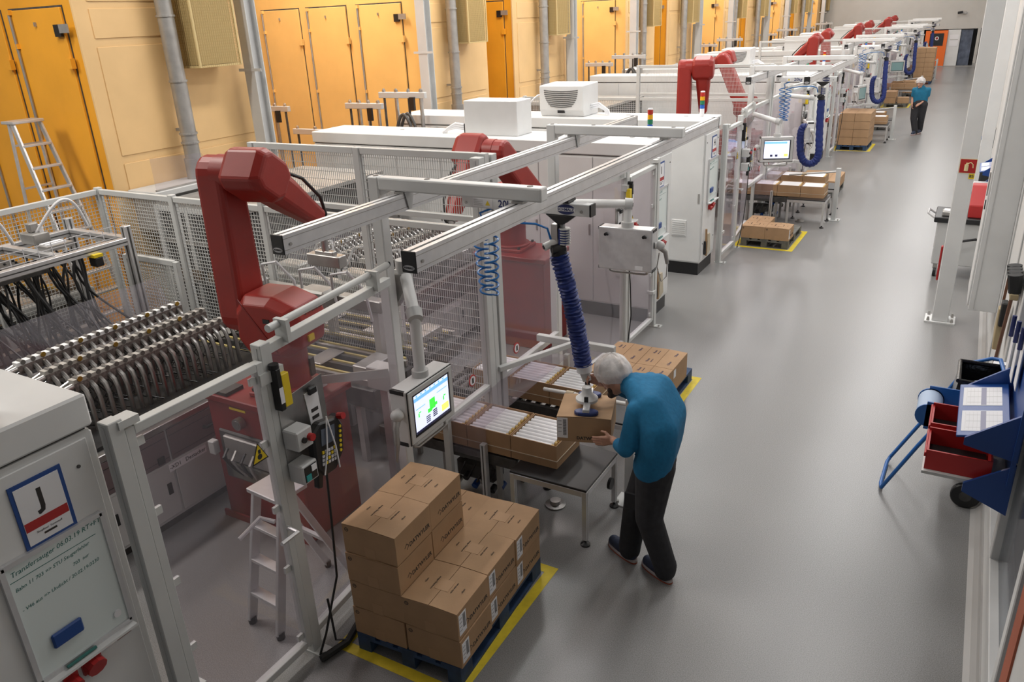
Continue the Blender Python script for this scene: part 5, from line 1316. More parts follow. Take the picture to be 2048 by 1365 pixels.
# --- the carton the worker is lifting
HB = Vector((-2.215, 4.83, .94)); HR = R_(17)
c = make_carton(.405, .385, .21, 'plain')
xf = -.385/2-.0006
lb = MB().box(-.2, -.12, xf, xf+.0006, .03, .2).build('shipping_label', PAPER, c)
b = MB(); z = .185
while z > .05: b.box(-.155, -.13, xf-.0006, xf, z, z-.004); z -= .0075
for k in range(4): b.box(-.192, -.165, xf-.0006, xf, .17-.03*k, .173-.03*k)
b.build('barcode', INK, lb)
text('maker_name', 'DATWYLER', .036, (.04, xf, .035), (1, 0, 0), (0, 0, 1), INK, c, bold=.035)
c.location = HB; c.rotation_euler = (0, 0, HR); c['label'] = 'brown carton lifted by the worker and the blue hose'
MB_l = None

# ================================================================== people
def blob(name, caps, voxel, m, parent, it=4, extra=None):
    b = MB()
    for c in caps:
        if c[0] == 'e':
            b.ball((0, 0, 0), c[2], 18, 12, Matrix.Translation(c[1]) @ (c[3].to_4x4() if len(c) > 3 else Matrix()))
        else:
            p0, p1, r0, r1 = c; p0 = Vector(p0); p1 = Vector(p1)
            b.cyl(p0, p1, r0, r1, 14); b.ball(p0, r0, 14, 8); b.ball(p1, r1, 14, 8)
    me = b.mesh(name)
    o = bpy.data.objects.new('tmp', me); COL.objects.link(o)
    md = o.modifiers.new('r', 'REMESH'); md.mode = 'VOXEL'; md.voxel_size = voxel; md.use_smooth_shade = True
    s = o.modifiers.new('s', 'SMOOTH'); s.factor = .5; s.iterations = it
    dg = bpy.context.evaluated_depsgraph_get(); me2 = bpy.data.meshes.new_from_object(o.evaluated_get(dg))
    bpy.data.objects.remove(o)
    me2.transform(Matrix.Translation(-root_loc(parent))); me2.name = name
    for p in me2.polygons: p.use_smooth = True
    return put(name, me2, m, parent)
def hand_caps(wrist, fd, pn, side, curl):
    """wrist point, finger direction, palm normal; thumb lies on `side` (a unit vector across the palm)"""
    wrist = Vector(wrist); fd = Vector(fd).normalized(); pn = Vector(pn); pn = (pn-fd*pn.dot(fd)).normalized(); sd = Vector(side); sd = (sd-fd*sd.dot(fd)-pn*sd.dot(pn)).normalized()
    c = []
    kn = wrist+fd*.085
    for o in (-.028, -.009, .009, .028): c.append((wrist+sd*o*.6, kn+sd*o, .017, .0145))
    for i, (o, l_) in enumerate(((.031, .072), (.0105, .08), (-.0105, .075), (-.031, .06))):
        p = kn+sd*o; d = fd.copy(); ang = 0
        for s_, fr in enumerate((.45, .3, .25)):
            ang += curl*(.9 if s_ == 0 else 1.1)
            d = (fd*math.cos(ang)+pn*math.sin(ang)).normalized()
            q = p+d*l_*fr*1.05; c.append((p, q, .0098-.0008*s_, .009-.0008*s_)); p = q
    tb = wrist+fd*.025+sd*.03
    t1 = tb+(fd*.5+sd*.65+pn*.35).normalized()*.042; t2 = t1+(fd*.75+sd*.1+pn*.6*min(1, curl+.3)).normalized()*.035
    c += [(tb, t1, .014, .011), (t1, t2, .011, .0095)]
    return c
def person(label, K, long_sleeves, voxel, group=None):
    V = {k: Vector(v) for k, v in K.items() if isinstance(v, (tuple, list)) and len(v) == 3}
    t = thing('person', label, 'person', ((V['lf_heel'].x+V['rf_heel'].x)/2, (V['lf_heel'].y+V['rf_heel'].y)/2, 0))
    lat = (V['rs']-V['ls']).normalized(); hip = (V['rh']-V['lh']).normalized()
    hd = V['head']; F = V['face'].normalized(); up = V['hup'].normalized(); sdv = F.cross(up).normalized()
    Rh = Matrix((F, sdv, F.cross(sdv)*-1)).transposed()
    up = Rh.col[2]
    skin = []
    # head, neck, jaw, nose, ears
    skin += [('e', hd+up*.02, (.102, .082, .12), Rh), ('e', hd+F*.02-up*.055, (.075, .06, .07), Rh), (hd-up*.06-F*.03, V['neck'], .055, .06)]
    skin += [(hd+F*.095+up*.01, hd+F*.118-up*.03, .012, .016), (hd+sdv*.078, hd+sdv*.08-up*.03, .016, .012), (hd-sdv*.078, hd-sdv*.08-up*.03, .016, .012), (hd+F*.09-up*.095, hd+F*.088-up*.1, .022, .022)]
    # body core, arms, legs (one continuous figure under the clothes)
    sp = [V['pel'], V['sp1'], V['sp2'], V['chest'], V['neck']]
    for a, b_, r in zip(sp[:-1], sp[1:], (.09, .085, .09, .07)):
        for s in (-1, 0, 1): skin.append((a+lat*.06*s, b_+lat*.06*s*(0 if b_ is V['neck'] else 1), r, r*.9))
    for q in 'lr':
        S, E_, W_ = V[q+'s'], V[q+'e'], V[q+'w']
        skin += [(V['chest'], S, .06, .05), (S, E_, .047, .038), (E_, W_, .038, .026)]
        skin += hand_caps(W_, V[q+'fd'], V[q+'pn'], V[q+'td'], K[q+'curl'])
        skin += [(V['pel'], V[q+'h'], .08, .08), (V[q+'h'], V[q+'k'], .075, .05), (V[q+'k'], V[q+'a'], .05, .035), (V[q+'a'], V[q+'f_heel'].lerp(V[q+'f_toe'], .6)+Vector((0, 0, .045)), .033, .02)]
    body = blob('body', skin, voxel, SKIN, t, 2)
    for s in (-1, 1):
        e = hd+F*.088+sdv*.032*s+up*.012
        MB().ball(e, .011, 10, 7).build('eye', PAPER, t, smooth=True)
        MB().ball(e+F*.008, .006, 8, 6).build('iris', INK, t, smooth=True)
        MB().tube([e+up*.022-sdv*.016, e+up*.026+F*.004, e+up*.022+sdv*.016], .005, 6).build('eyebrow', HAIR, t)
    MB().tube([hd+F*.095-up*.062-sdv*.022, hd+F*.102-up*.06, hd+F*.095-up*.062+sdv*.022], .005, 6).build('mouth', mat('lips', (.36, .13, .1), .5), t)
    # short hair/beard and the hair net
    blob('hair', [('e', hd+up*.045-F*.012, (.1, .083, .105), Rh)], max(voxel, .008), HAIR, t, 2)
    if K.get('beard'): blob('beard', [(hd+F*.07-up*.1+sdv*.03, hd+F*.07-up*.1-sdv*.03, .03, .03), (hd+F*.03-up*.07+sdv*.055, hd+F*.07-up*.1, .022, .03), (hd+F*.03-up*.07-sdv*.055, hd+F*.07-up*.1, .022, .03)], .007, HAIR, t, 2)
    nb = MB()
    nu, nv = 32, 16; vs = []; fs = []
    for j in range(nv+1):
        th = math.pi*.64*j/nv
        for i in range(nu):
            a = 2*math.pi*i/nu
            wob = 1+.03*math.sin(9*a+3*th)+.025*noise.noise(Vector((3*math.cos(a), 3*math.sin(a), th*4)))
            if j > nv-3: wob *= .94
            v = Vector((.15*math.sin(th)*math.cos(a), .13*math.sin(th)*math.sin(a), .14*math.cos(th)))*wob
            vs.append(hd+up*.042-F*.028+Rh @ (Matrix.Rotation(R_(-32), 3, 'Y') @ v))
    for j in range(nv):
        for i in range(nu): fs.append((j*nu+i, j*nu+(i+1) % nu, (j+1)*nu+(i+1) % nu, (j+1)*nu+i))
    nb.add(vs, fs).build('hair_net', NET, t, smooth=True)
    # top
    sw = []
    for a, b_, ra, rb in zip(sp[:-1], sp[1:], K['tr'][:-1], K['tr'][1:]):
        for s in (-1, -.72, -.44, -.15, .15, .44, .72, 1): sw.append((a+lat*K['tw']*s*(.92 if a is V['pel'] else 1), b_+lat*K['tw']*s*(.3 if b_ is V['neck'] else 1), ra, rb))
    for q in 'lr':
        S, E_, W_ = V[q+'s'], V[q+'e'], V[q+'w']
        sw.append((V['chest']+(S-V['chest'])*.3, S, .1, .075))
        if long_sleeves:
            f = .5
            sw += [(S, E_, .075, .06), (E_, E_.lerp(W_, f), .06, .052)]
        else: sw += [(S, S.lerp(E_, .62), .07, .065)]
    sw.append((V['neck']-(V['neck']-V['chest']).normalized()*.03, V['neck']+(hd-V['neck'])*.2, .088 if long_sleeves else .07, .08 if long_sleeves else .055))
    if long_sleeves: sw.append((V['neck']+(hd-V['neck'])*.2, V['neck']+(hd-V['neck'])*.34-up*.03, .078, .074))
    blob('fleece_top' if long_sleeves else 'shirt', sw, max(voxel, .011), SWEAT if long_sleeves else TSHIRT, t, 9)
    # trousers
    tr = [(V['pel']+hip*.07+Vector((0, 0, .04)), V['pel']-hip*.07+Vector((0, 0, .04)), .14, .14)]
    for q in 'lr':
        tr += [(V['pel'], V[q+'h'], .145, .145), (V[q+'h'], V[q+'k'], .142, .102), (V[q+'k'], V[q+'a']+Vector((0, 0, .02)), .1, .086), (V[q+'a']+Vector((0, 0, .03)), V[q+'a']-Vector((0, 0, .015)), .086, .083)]
    tz = blob('trousers', tr, max(voxel, .011), TROUS, t, 4)
    # shoes
    for q in 'lr':
        h_, to = V[q+'f_heel'], V[q+'f_toe']; dd = (to-h_).normalized(); n_ = Vector((-dd.y, dd.x, 0))
        z = Vector((0, 0, 1))
        sh = blob('shoe', [(h_+dd*.055+z*.065, h_+dd*.06+z*.1, .052, .05), (h_+dd*.06+z*.06, h_+dd*.17+z*.062, .052, .053), (h_+dd*.17+z*.058, to-dd*.055+z*.048, .053, .046)], max(voxel, .008), SHOE, t, 3)
        ol = []
        for i in range(24):
            a = 2*math.pi*i/24; L_ = (to-h_).length/2
            ol.append((L_*math.cos(a), (.052+.007*math.cos(a))*math.copysign(abs(math.sin(a))**.7, math.sin(a))))
        M = Matrix((dd, n_, z)).transposed().to_4x4(); M.translation = (h_+to)/2
        so = MB().prism(ol, 'xy', .008, .032, M).build('sole', SOLE, t, bevel=.004)
        MB().prism(ol, 'xy', 0, .008, M).build('tread', SOLER, t)
        for k in range(4):
            p = h_+dd*(.12+.028*k)+z*(.098-.005*k); MB().tube([p-n_*.03-z*.012, p, p+n_*.03-z*.012], .005, 5).build('lace', PAPER, t)
    return t, V, tz
NET = bpy.data.materials.new('white_hair_net'); NET.use_nodes = True
def _net():
    nt = NET.node_tree; b = nt.nodes['Principled BSDF']
    b.inputs['Base Color'].default_value = (.80, .77, .76, 1); b.inputs['Roughness'].default_value = .7
    tc = nt.nodes.new('ShaderNodeTexCoord'); n = nt.nodes.new('ShaderNodeTexNoise'); n.inputs['Scale'].default_value = 14; n.inputs['Detail'].default_value = 4
    nt.links.new(tc.outputs['Object'], n.inputs['Vector'])
    r = nt.nodes.new('ShaderNodeMapRange'); r.inputs[1].default_value = .3; r.inputs[2].default_value = .7; r.inputs[3].default_value = .5; r.inputs[4].default_value = .92
    nt.links.new(n.outputs['Fac'], r.inputs[0]); nt.links.new(r.outputs[0], b.inputs['Alpha'])
    bp = nt.nodes.new('ShaderNodeBump'); bp.inputs['Strength'].default_value = .5; bp.inputs['Distance'].default_value = .02
    nt.links.new(n.outputs['Fac'], bp.inputs['Height']); nt.links.new(bp.outputs[0], b.inputs['Normal'])
_net()
fx, fy = math.cos(HR), math.sin(HR)
near_corner = HB+Vector((fx*.2025+fy*.193, fy*.2025-fx*.193, 0))
facedir = Vector((-fx, -fy, 0)); facen = Vector((fy, -fx, 0))
lw = near_corner+facedir*.0+facen*.035+Vector((.03, -.02, .075))
K = dict(pel=(-1.60, 4.66, .95), sp1=(-1.57, 4.67, 1.08), sp2=(-1.57, 4.70, 1.23), chest=(-1.66, 4.75, 1.36), neck=(-1.82, 4.79, 1.42),
         head=(-2.0, 4.82, 1.43), face=(-.72, .26, -.64), hup=(-.62, .22, .75),
         ls=(-1.72, 4.57, 1.34), le=(-1.755, 4.47, 1.075), lw=tuple(lw), lfd=(facedir.x*1+facen.x*-.15, facedir.y-facen.y*.15, -.25), lpn=tuple(-facen), ltd=(0, 0, 1), lcurl=.12,
         rs=(-1.76, 4.95, 1.39), re=(-1.96, 5.08, 1.2), rw=(-2.14, 4.93, 1.315), rfd=(-.75, -.1, .25), rpn=(-.1, -.9, 0), rtd=(.1, 0, 1), rcurl=.85,
         lh=(-1.575, 4.575, .90), lk=(-1.60, 4.55, .5), la=(-1.465, 4.55, .1), lf_heel=(-1.40, 4.515, 0), lf_toe=(-1.675, 4.665, 0),
         rh=(-1.625, 4.755, .90), rk=(-1.76, 4.73, .5), ra=(-1.785, 4.66, .1), rf_heel=(-1.715, 4.615, 0), rf_toe=(-2.0, 4.78, 0),
         tw=.118, tr=(.138, .135, .14, .125, .078), beard=True)
t, V, tz = person('worker in teal blue fleece and hair net lifting a carton beside the table', K, True, .006)
MB().prism([(-1.80, .52), (-1.70, .52), (-1.70, .66), (-1.80, .66)], 'xz', 4.56, 4.575).build('thigh_pocket', TROUS, t, bevel=.006)
D = Vector((-1.5, 27.9, 0))
g = lambda x, y, z: (D.x+x, D.y+y, z)
K2 = dict(pel=g(0, 0, .9), sp1=g(0, 0, 1.02), sp2=g(0, -.01, 1.16), chest=g(-.01, -.02, 1.27), neck=g(-.03, -.05, 1.41),
          head=g(-.06, -.1, 1.51), face=(-.35, -.9, -.25), hup=(-.1, -.15, .9),
          rs=g(-.2, -.04, 1.32), re=g(-.22, -.02, 1.06), rw=g(-.2, -.16, .90), rfd=(.1, -.3, -.9), rpn=(.9, 0, 0), rtd=(.2, -1, 0), rcurl=.4,
          ls=g(.19, -.0, 1.32), le=g(.19, .02, 1.06), lw=g(.02, -.18, .93), lfd=(-.8, -.3, -.5), lpn=(0, .5, -.6), ltd=(-.3, -.4, .8), lcurl=.45,
          rh=g(-.09, 0, .88), rk=g(-.1, -.08, .48), ra=g(-.02, -.1, .1), rf_heel=g(0, -.06, 0), rf_toe=g(-.08, -.34, 0),
          lh=g(.09, 0, .88), lk=g(.1, .03, .48), la=g(.1, .14, .12), lf_heel=g(.12, .2, .03), lf_toe=g(.06, -.07, 0),
          tw=.1, tr=(.12, .11, .115, .11, .065))
person('worker in teal blue T-shirt and hair net walking down the aisle', K2, False, .012)
# ================================================================== ladders
def step_ladder(label, c, yaw, h, n, w0, w1, reach, back, tread=.09):
    """front legs with treads lean from the top to +x local"""
    t = thing('step_ladder', label, 'ladder', c)
    M = Matrix.Translation(c) @ Matrix.Rotation(yaw, 4, 'Z')
    top = lambda s: M @ Vector((0, s*w0/2, h)); fb = lambda s: M @ Vector((reach, s*w1/2, 0)); rb = lambda s: M @ Vector((-back, s*w1/2, 0))
    for s in (-1, 1):
        a = MB().beam(fb(s)+Vector((0, 0, .03)), top(s), .03, .07, up=M.to_3x3() @ Vector((1, 0, 0))).build('front_stile', ALU, t, bevel=.004)
        MB().cyl(fb(s), fb(s)+Vector((0, 0, .05)), .03, n=8).build('rubber_foot', BLACK, a)
        a = MB().beam(rb(s)+Vector((0, 0, .03)), M @ Vector((-.08, s*w0/2, h)), .025, .05, up=M.to_3x3() @ Vector((1, 0, 0))).build('rear_stile', ALU, t, bevel=.004)
        MB().cyl(rb(s), rb(s)+Vector((0, 0, .05)), .026, n=8).build('rubber_foot', BLACK, a)
    MB().box(-.2, .06, -w0/2-.03, w0/2+.03, h-.005, h+.03, M).build('platform', ALU, t, bevel=.005)
    for k in range(1, n):
        f = 1-k/n; z = h*k/n
        w_ = w0+(w1-w0)*f; x = reach*f
        MB().box(x-tread/2, x+tread/2, -w_/2, w_/2, z-.015, z+.012, M).build('tread', ALU, t, bevel=.003)
        if k % 2 == 0:
            x = -.08-(back-.08)*f
            MB().box(x-.015, x+.015, -w_/2, w_/2, z-.012, z+.012, M).build('rear_rung', ALU, t)
    return t
step_ladder('small aluminium step ladder standing by the red pedestal behind the guard door', (-3.74, 3.02, 0), R_(-95), 1.0, 4, .26, .3, .22, .5, .075)
step_ladder('tall aluminium step ladder standing before the orange cabin doors', (-10.3, 5.75, 0), R_(0), 2.95, 11, .34, .55, .95, .2, .1)
# clear splash sheets standing on the troughs
for i, (x0, y0, y1) in enumerate(((-8.96, 6.4, 7.25), (-8.96, 17.0, 17.8))):
    t = thing('splash_sheet', 'clear plastic sheet standing on the grey trough, %s one' % ['near', 'farther'][i], 'plastic sheet', (x0, (y0+y1)/2, 2.03))
    MB().prism([(y0, 2.03), (y1, 2.03), (y1, 2.32), (y1-.06, 2.4), (y0, 2.45)], 'yz', x0, x0+.005).build('sheet', PANE2, t)
    MB().box(x0-.015, x0+.02, y0, y1, 2.03, 2.05).build('clamp_strip', GALV, t)
t = thing('cardboard_tube', 'brown cardboard tube with blue rim standing on the nearest cabinet', 'tube', (-3.47, 1.42, 2.38))
MB().cyl((-3.47, 1.42, 2.38), (-3.475, 1.42, 2.58), .035, n=20).build('tube', CARDI, t, smooth=True)
MB().cyl((-3.475, 1.42, 2.58), (-3.4755, 1.42, 2.61), .036, n=20).build('blue_rim', RACKB, t, smooth=True)
t = thing('floor_cable', 'black cable duct lying on the floor at the fence foot', 'cable', (-3.25, 3.1, 0))
MB().tube([(-3.2, 2.75, .03), (-3.15, 2.95, .03), (-3.22, 3.2, .03), (-3.3, 3.7, .03)], .025, 8).build('duct', RUBBER, t, smooth=True)
MB().tube([(-3.27, 2.95, .35), (-3.24, 2.93, .2), (-3.2, 2.9, .07), (-3.15, 2.95, .05)], .008, 6).build('lead', BLACK, t, smooth=True)
# brush and dustpan hanging at the far cabinet ends
for n in range(2):
    for k, (y, s) in enumerate(((9.62, 'far'), (1.25+P, 'near'))):
        if n == 1: break
        t = thing('hand_brush', 'hand brush and dustpan hanging low on the %s' % ('cabinet behind the back-turned operator panel' if k == 0 else 'cabinet with the vent grille'), 'brush', (-3.36, y, .25))
        MB().box(-3.385, -3.35, y-.05, y+.05, .3, .52).build('bristles', BLACK, t, bevel=.01)
        MB().beam((-3.36, y+.02, .28), (-3.35, y-.05, .72), .03, .02).build('handle', mat('wood_handle', (.4, .24, .12), .6), t)
        MB().prism([(y+.08, .25), (y+.26, .3), (y+.2, .6), (y+.12, .6)], 'yz', -3.385, -3.36).build('dustpan', mat('beige_metal', (.5, .44, .33), .6), t)

# ================================================================== right side of the aisle
t = thing('sign_column', 'white steel column with red fire extinguisher sign by the aisle', 'column', (.03, 10.97, 0))
MB().box(-.07, .12, 10.88, 11.06, .02, 7.5).build('shaft', WHITE, t, bevel=.008)
bp_ = MB().box(-.15, .2, 10.84, 11.14, 0, .02).build('base_plate', WHITE, t)
for x in (-.11, .16):
    for y in (10.88, 11.1): MB().lathe([(0, 0), (.018, 0), (.018, .02), (.01, .05), (0, .05)], 8, Matrix.Translation((x, y, .02))).build('anchor_bolt', GALV, bp_)
s = MB().box(-.05, .12, 10.872, 10.88, 1.94, 2.1).build('fire_sign', BINR, t)
sy = mat('photoluminous_yellow', (.72, .62, .35), .5)
MB().box(-.055, .125, 10.874, 10.879, 1.935, 2.105).build('sign_border', sy, s)
g_ = MB().cyl((.02, 10.8715, 1.965), (.02, 10.8715, 2.04), .022, n=12).box(.01, .03, 10.869, 10.872, 2.04, 2.06)
g_.tube([(.03, 10.87, 2.05), (.06, 10.87, 2.065), (.085, 10.87, 2.04), (.09, 10.87, 2.0)], .006, 6)
g_.build('extinguisher_symbol', sy, s)
pl = MB().box(.06, .12, 10.872, 10.879, 1.87, 1.93).build('number_plate', YEL, t)
text('number', '85', .05, (.09, 10.871, 1.9), (1, 0, 0), (0, 0, 1), INK, pl, bold=.02)
tag(MB().box(-.1, -.075, 10.93, 11.0, .55, 1.0).build('red_lever', BINR, bevel=.008), 'slim red holder fixed low on the side of the white column', 'holder')

t = thing('wall_cabinet', 'tall white sheet metal cabinet hung on the right wall', 'cabinet', (.42, 10.1, .62))
MB().box(.28, XR, 9.7, 10.55, .62, 5.2).build('case', WHITE, t, bevel=.006)
d_ = MB().box(.262, .28, 9.74, 10.52, .66, 5.15).build('door', WHITE, t, bevel=.004)
MB().box(.25, .262, 9.8, 9.84, 1.9, 2.15).build('handle', GALV, d_); MB().box(.252, .262, 9.8, 9.84, 1.75, 1.85).build('lock', BLACK, d_)
MB().box(.33, .336, 9.694, 9.7, .64, 5.18).build('seam', LIGHT, t)

# tool trolley behind the column
t = thing('tool_trolley', 'pale grey tool trolley with black top tray behind the white column', 'trolley', (.12, 13.2, 0))
MB().box(-.22, .45, 12.9, 13.55, .2, .84).build('body', LIGHT, t, bevel=.01)
MB().box(-.27, .48, 12.86, 13.6, .84, .92).build('top_tray', BLACK, t, bevel=.01)
MB().tube([(-.27, 12.9, .9), (-.36, 12.92, .96), (-.36, 13.2, .96), (-.27, 13.22, .9)], .016, 8).build('handle', ALU, t, smooth=True)
for x in (-.16, .4):
    for y in (12.96, 13.5):
        MB().cyl((x-.02, y, .07), (x+.02, y, .07), .07, n=16).build('wheel', BLACK, t, smooth=True); MB().box(x-.03, x+.03, y-.03, y+.03, .12, .2).build('fork', GALV, t)
for i in range(3): MB().box(-.225, -.22, 12.95, 13.5, .24+.2*i, .42+.2*i).build('drawer_front', LIGHT, t, bevel=.002)
tag(MB().box(-.18, .0, 12.95, 13.15, .92, .99).build('parts_case', GALV, bevel=.01), 'grey parts case on the tool trolley tray', 'case', 'items on the tool trolley')
tag(MB().box(.02, .13, 13.25, 13.5, .92, 1.02).build('tool_case', BLACK, bevel=.01), 'black tool case on the tool trolley tray', 'case', 'items on the tool trolley')
tag(MB().box(-.16, -.02, 12.98, 13.12, .992, 1.0).build('paper_pad', PAPER), 'white paper pad on the grey parts case', 'paper')
t = tag(MB().prism([(12.95, .92), (13.4, .92), (13.4, 1.35), (13.2, 1.35), (12.95, 1.1)], 'yz', .15, .45).build('red_tool_box', BINR, bevel=.01), 'red slanted tool box standing on the trolley', 'tool box')
tag(MB().tube([(.05, 12.91, .55), (-.0, 12.75, .5), (.1, 12.7, .62), (.3, 12.75, .66), (.45, 12.8, .6)], .018, 8).build('trolley_hose', BLACK, smooth=True), 'black hose looping before the tool trolley', 'hose')

def bin_rack(y, label, full, idx):
    """blue wall rack with two red bins and two framed forms"""
    t = thing('wall_rack', label, 'rack', (.4, y, .9), 'blue wall racks')
    for yy in (y-.42, y+.40):
        MB().prism([(XR, .88), (XR, 1.24), (.3, 1.05), (.3, .99)], 'xz', yy, yy+.02).build('lower_bracket', RACKB, t)
        MB().prism([(XR, 1.26), (XR, 1.6), (.26, 1.37), (.26, 1.32)], 'xz', yy, yy+.02).build('upper_bracket', RACKB, t)
    MB().box(.06, .54, y-.4, y+.4, 1.05, 1.07).build('shelf', LIGHT, t)
    M = Matrix.Translation((.36, y, 1.39)) @ Matrix.Rotation(R_(-12), 4, 'Y')
    pn = MB().box(-.15, .14, -.4, .4, -.008, .008, M).build('form_board', RACKB, t, bevel=.004)
    for s in (-1, 1):
        f = MB().box(-.125, .1, s*.19-.15, s*.19+.15, .008, .0095, M).build('form_sheet', PAPER, pn)
        b = MB()
        for k in range(9): b.box(-.105+.022*k, -.104+.022*k, s*.19-.13, s*.19+.13, .0095, .0102, M)
        for k in range(3): b.box(-.1, .1, s*.19-.1+.09*k, s*.19-.098+.09*k, .0095, .0102, M)
        b.build('ruled_table', LIGHT, f)
        MB().box(-.02, .01, s*.19-.14, s*.19+.14, .0096, .0105, M).build('grey_band', mat('grey_band_print', (.3, .3, .4), .6), f)
    MB().box(XR-.035, XR-.01, y-.45, y+.6, 1.1, 1.9).build('back_board', RACKB, t)
    if full:
        for s in (-1, 1):
            b = thing('red_bin', 'red open fronted storage bin on the blue wall rack, %s one' % ('nearer' if s < 0 else 'farther'), 'bin', (.25, y+s*.2, 1.07), 'red storage bins')
            y0, y1 = y+s*.2-.17, y+s*.2+.17; x0, x1 = .07, .44; z0, z1 = 1.071, 1.21
            MB().box(x0, x1, y0, y1, z0, z0+.008).build('floor_panel', BINR, b)
            MB().box(x0, x1, y0, y0+.012, z0+.008, z1).build('side_panel', BINR, b); MB().box(x0, x1, y1-.012, y1, z0+.008, z1).build('side_panel', BINR, b)
            MB().box(x1-.01, x1, y0+.012, y1-.012, z0+.008, z1).build('back_panel', BINR, b); MB().box(x0, x0+.012, y0+.012, y1-.012, z0+.008, z1-.02).build('front_panel', BINR, b)
            MB().box(x0-.012, x0, y0-.004, y1+.004, z1-.05, z1-.02).build('rim', BINR, b, bevel=.003)
            MB().box(x0+.02, x1-.02, y0+.02, y1-.02, z0+.008, z0+.02).build('liner', BLACK, b)
        # paper roll on the rack side
        r = thing('paper_roll', 'pale blue paper roll in a blue holder at the rack side', 'paper roll', (.07, y+.55, .9))
        MB().cyl((.05, y+.44, 1.07), (.05, y+.7, 1.07), .085, n=22).build('roll', mat('pale_blue_paper', (.42, .52, .68), .7), r, smooth=True)
        for yy in (y+.42, y+.71): MB().box(.03, .3, yy, yy+.012, .96, 1.18).cyl((.05, yy, 1.07), (.05, yy+.012, 1.07), .09, n=20).build('holder_plate', TUBEB, r)
        for k, (yy, zz) in enumerate(((y+.1, 1.75), (y+.3, 1.72), (y+.52, 1.68))):
            MB().prism([(yy-.1, zz-.2), (yy+.08, zz-.22), (yy+.1, zz+.1), (yy-.07, zz+.12)], 'yz', XR-.06-.015*k, XR-.055-.015*k).build('hanging_sheet', PAPER, t)
            MB().cyl((XR-.075-.015*k, yy, zz+.05), (XR-.075-.015*k, yy, zz+.2), .014, n=8).build('marker', BINK, t)
bin_rack(5.45, 'blue wall rack with red bins and two framed forms beside the inner window', True, 0)
bin_rack(14.6, 'blue wall rack behind the white column', False, 1)

# waste bag trolley
t = thing('bag_trolley', 'blue tube waste bag trolley with black bag leaning by the wall', 'trolley', (.25, 6.75, 0))
def tb(pts, nm='tube_frame', r=.016): return MB().tube(pts, r, 10).build(nm, TUBEB, t, smooth=True)
tb([(.42, 6.5, 1.12), (.33, 6.48, 1.1), (.02, 6.46, .5), (-.2, 6.46, .03), (-.21, 6.55, .02), (-.2, 6.95, .02), (-.18, 7.0, .05), (.04, 7.0, .5), (.3, 7.0, 1.08), (.44, 7.0, 1.14)])
tb([(.44, 7.0, 1.14), (.5, 6.97, 1.15), (.52, 6.75, 1.15), (.5, 6.53, 1.14), (.42, 6.5, 1.12)])
tb([(.3, 6.5, 1.02), (.36, 6.52, .5), (.42, 6.55, .12)], 'rear_leg'); tb([(.3, 6.98, 1.02), (.36, 6.95, .5), (.42, 6.92, .12)], 'rear_leg')
for y in (6.5, 6.98):
    w_ = MB().cyl((.42-.0, y-.025, .11), (.42, y+.025, .11), .11, n=24).build('wheel', BLACK, t, bevel=.008)
    MB().cyl((.42, y-.03, .11), (.42, y-.025, .11), .045, n=16).build('hub', DARK, w_)
BAG = mat('black_bag_film', (.012, .012, .014), .22, bump=.9, bscale=14)
vs = []
b = MB()
for z, x0, x1, y0, y1 in ((.2, .2, .46, 6.58, 6.9), (.5, .17, .5, 6.54, 6.94), (.9, .2, .52, 6.54, 6.94), (1.1, .22, .53, 6.53, 6.95)):
    vs += [(x0, y0, z), (x1, y0, z), (x1, y1, z), (x0, y1, z)]
fs = [(j*4+i, j*4+(i+1) % 4, (j+1)*4+(i+1) % 4, (j+1)*4+i) for j in range(3) for i in range(4)]+[(3, 2, 1, 0)]
b.add(vs, fs).build('waste_bag', BAG, t)
b = MB(); tp = [Vector(v) for v in vs[-4:]]
b.tube(tp+[tp[0]], .02, 8).build('bag_rim', BAG, t)
MB().add([(.3, 6.6, 1.0), (.45, 6.58, 1.02), (.47, 6.78, 1.06), (.32, 6.8, 1.0), (.38, 6.7, 1.05)], [(0, 1, 4), (1, 2, 4), (2, 3, 4), (3, 0, 4)]).build('crumpled_paper', mat('pale_blue_paper', (.42, .52, .68), .7), t)
# brooms hung on the wall
WOOD = mat('broom_wood', (.20, .09, .05), .5); WOODL = mat('pale_wood', (.38, .30, .17), .6)
t = thing('broom', 'broom with black bristles hanging head up on the right wall', 'broom', (.5, 7.3, .6))
MB().beam((.49, 7.55, .7), (.5, 7.15, 1.75), .026, .026).build('stick', WOOD, t, bevel=.006)
MB().box(.47, .53, 6.98, 7.36, 1.66, 1.71).build('broom_head', WOODL, t, bevel=.006)
for i in range(4): MB().cyl((.5, 7.03+.09*i, 1.71), (.48, 7.03+.09*i, 1.86), .045, .055, n=10).build('bristle_tuft', RUBBER, t)
t = thing('dustpan', 'beige dustpan with dark hand brush hanging on the right wall', 'dustpan', (.5, 7.75, .95))
MB().beam((.49, 7.9, 1.3), (.49, 7.82, 1.62), .022, .022).build('stick', WOOD, t)
MB().prism([(7.62, .98), (7.9, 1.1), (7.86, 1.32), (7.7, 1.34)], 'yz', .46, .51).build('pan', WOODL, t, bevel=.006)
MB().box(.47, .52, 7.62, 7.74, 1.2, 1.42).build('brush', RUBBER, t, bevel=.01)
tag(MB().box(.46, XR, 7.02, 7.12, .95, 1.08).build('wall_socket', PAPER, bevel=.008), 'small white socket box on the right wall by the brooms', 'socket')
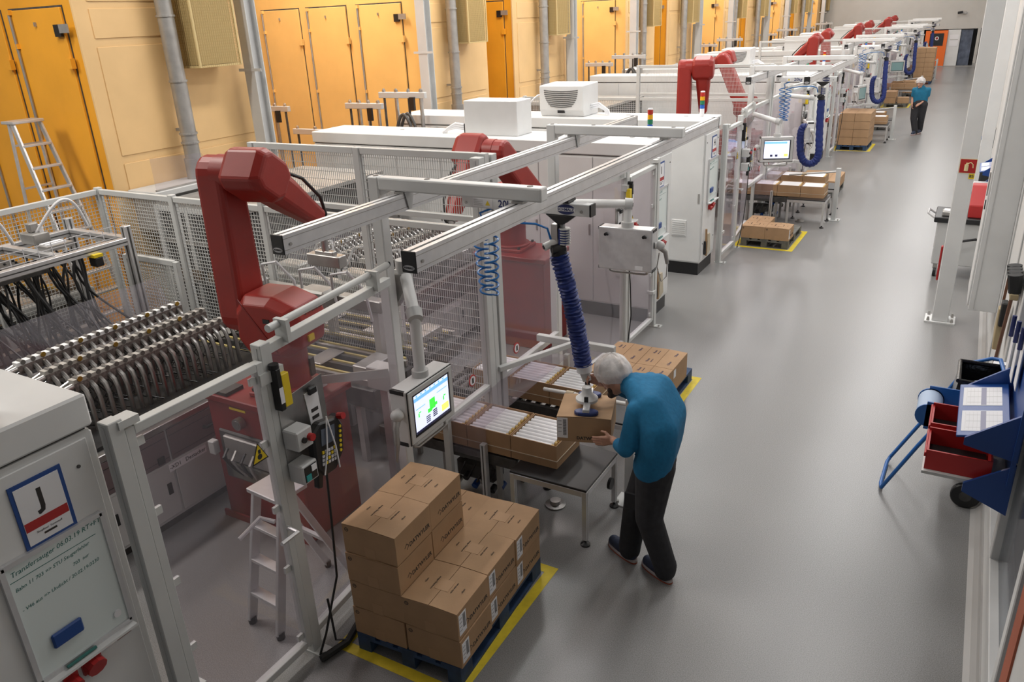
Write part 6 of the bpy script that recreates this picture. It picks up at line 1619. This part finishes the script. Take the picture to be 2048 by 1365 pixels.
# leaning blue trolleys farther down the wall
def blue_stand(y, label):
    t = thing('folding_stand', label, 'stand', (.2, y, 0), 'blue folding stands')
    for dy in (0, .1): MB().tube([(-.12, y+dy, .03), (.1, y+dy, .55), (.35, y+dy, 1.05)], .016, 8).build('tube_leg', TUBEB, t, smooth=True)
    MB().tube([(-.12, y, .03), (-.13, y+.05, .025), (-.12, y+.1, .03)], .016, 8).build('foot_tube', TUBEB, t)
    MB().box(.25, .5, y-.1, y+.3, .6, 1.1).build('bag', RUBBER, t, bevel=.03)
blue_stand(15.9, 'blue folding stand just behind the white column'); blue_stand(21.5, 'blue folding stand second beyond the white column'); blue_stand(31.5, 'blue folding stand farthest down the right wall')
for y in (17.5, 26.0):
    t = thing('wall_column', 'white column base by the right wall, %s' % ('nearer to the sign column' if y < 20 else 'farther away'), 'column', (.3, y, 0), 'white wall columns')
    MB().box(.2, .4, y-.1, y+.1, .02, 7.5).build('shaft', WHITE, t, bevel=.006); MB().box(.1, .5, y-.18, y+.18, 0, .02).build('base_plate', WHITE, t)
tag(MB().box(.4, XR, 12.0, 12.3, 1.7, 2.0).build('glove_bundle', mat('dark_maroon_cloth', (.08, .02, .03), .8), bevel=.04), 'dark work gloves and cloth hanging beyond the wall cabinet', 'gloves')

# heavy press bed behind the hanging cables of the nearest cell
t = thing('press_bed', 'grey and brown press bed behind the hanging cables', 'machine', (-9.7, 4.2, 0))
BROWN = mat('oily_brown_steel', (.17, .125, .085), .45, .4, var=.4, scale=5)
MB().box(-10.6, -9.1, 2.0, 5.3, 0, .95).build('bed', GALV, t, bevel=.02)
for i in range(6): MB().box(-10.5, -9.05, 2.2+.55*i, 2.45+.55*i, .95, 1.12+.06*(i % 2)).build('platen', BROWN if i % 2 else GALV, t, bevel=.015)
for i in range(4): MB().cyl((-10.4, 2.5+.8*i, 1.1), (-9.0, 2.5+.8*i, 1.2), .035, n=10).build('guide_rod', BRASS if i % 2 else STEEL, t, smooth=True)
MB().box(-9.15, -9.0, 2.1, 5.3, 1.0, 1.1).build('front_rail', LIGHT, t, bevel=.01)
for i in range(8): MB().box(-9.09, -9.02, 2.3+.4*i, 2.5+.4*i, .5, .8).build('cover_plate', BROWN if i % 3 else DARK, t, bevel=.006)
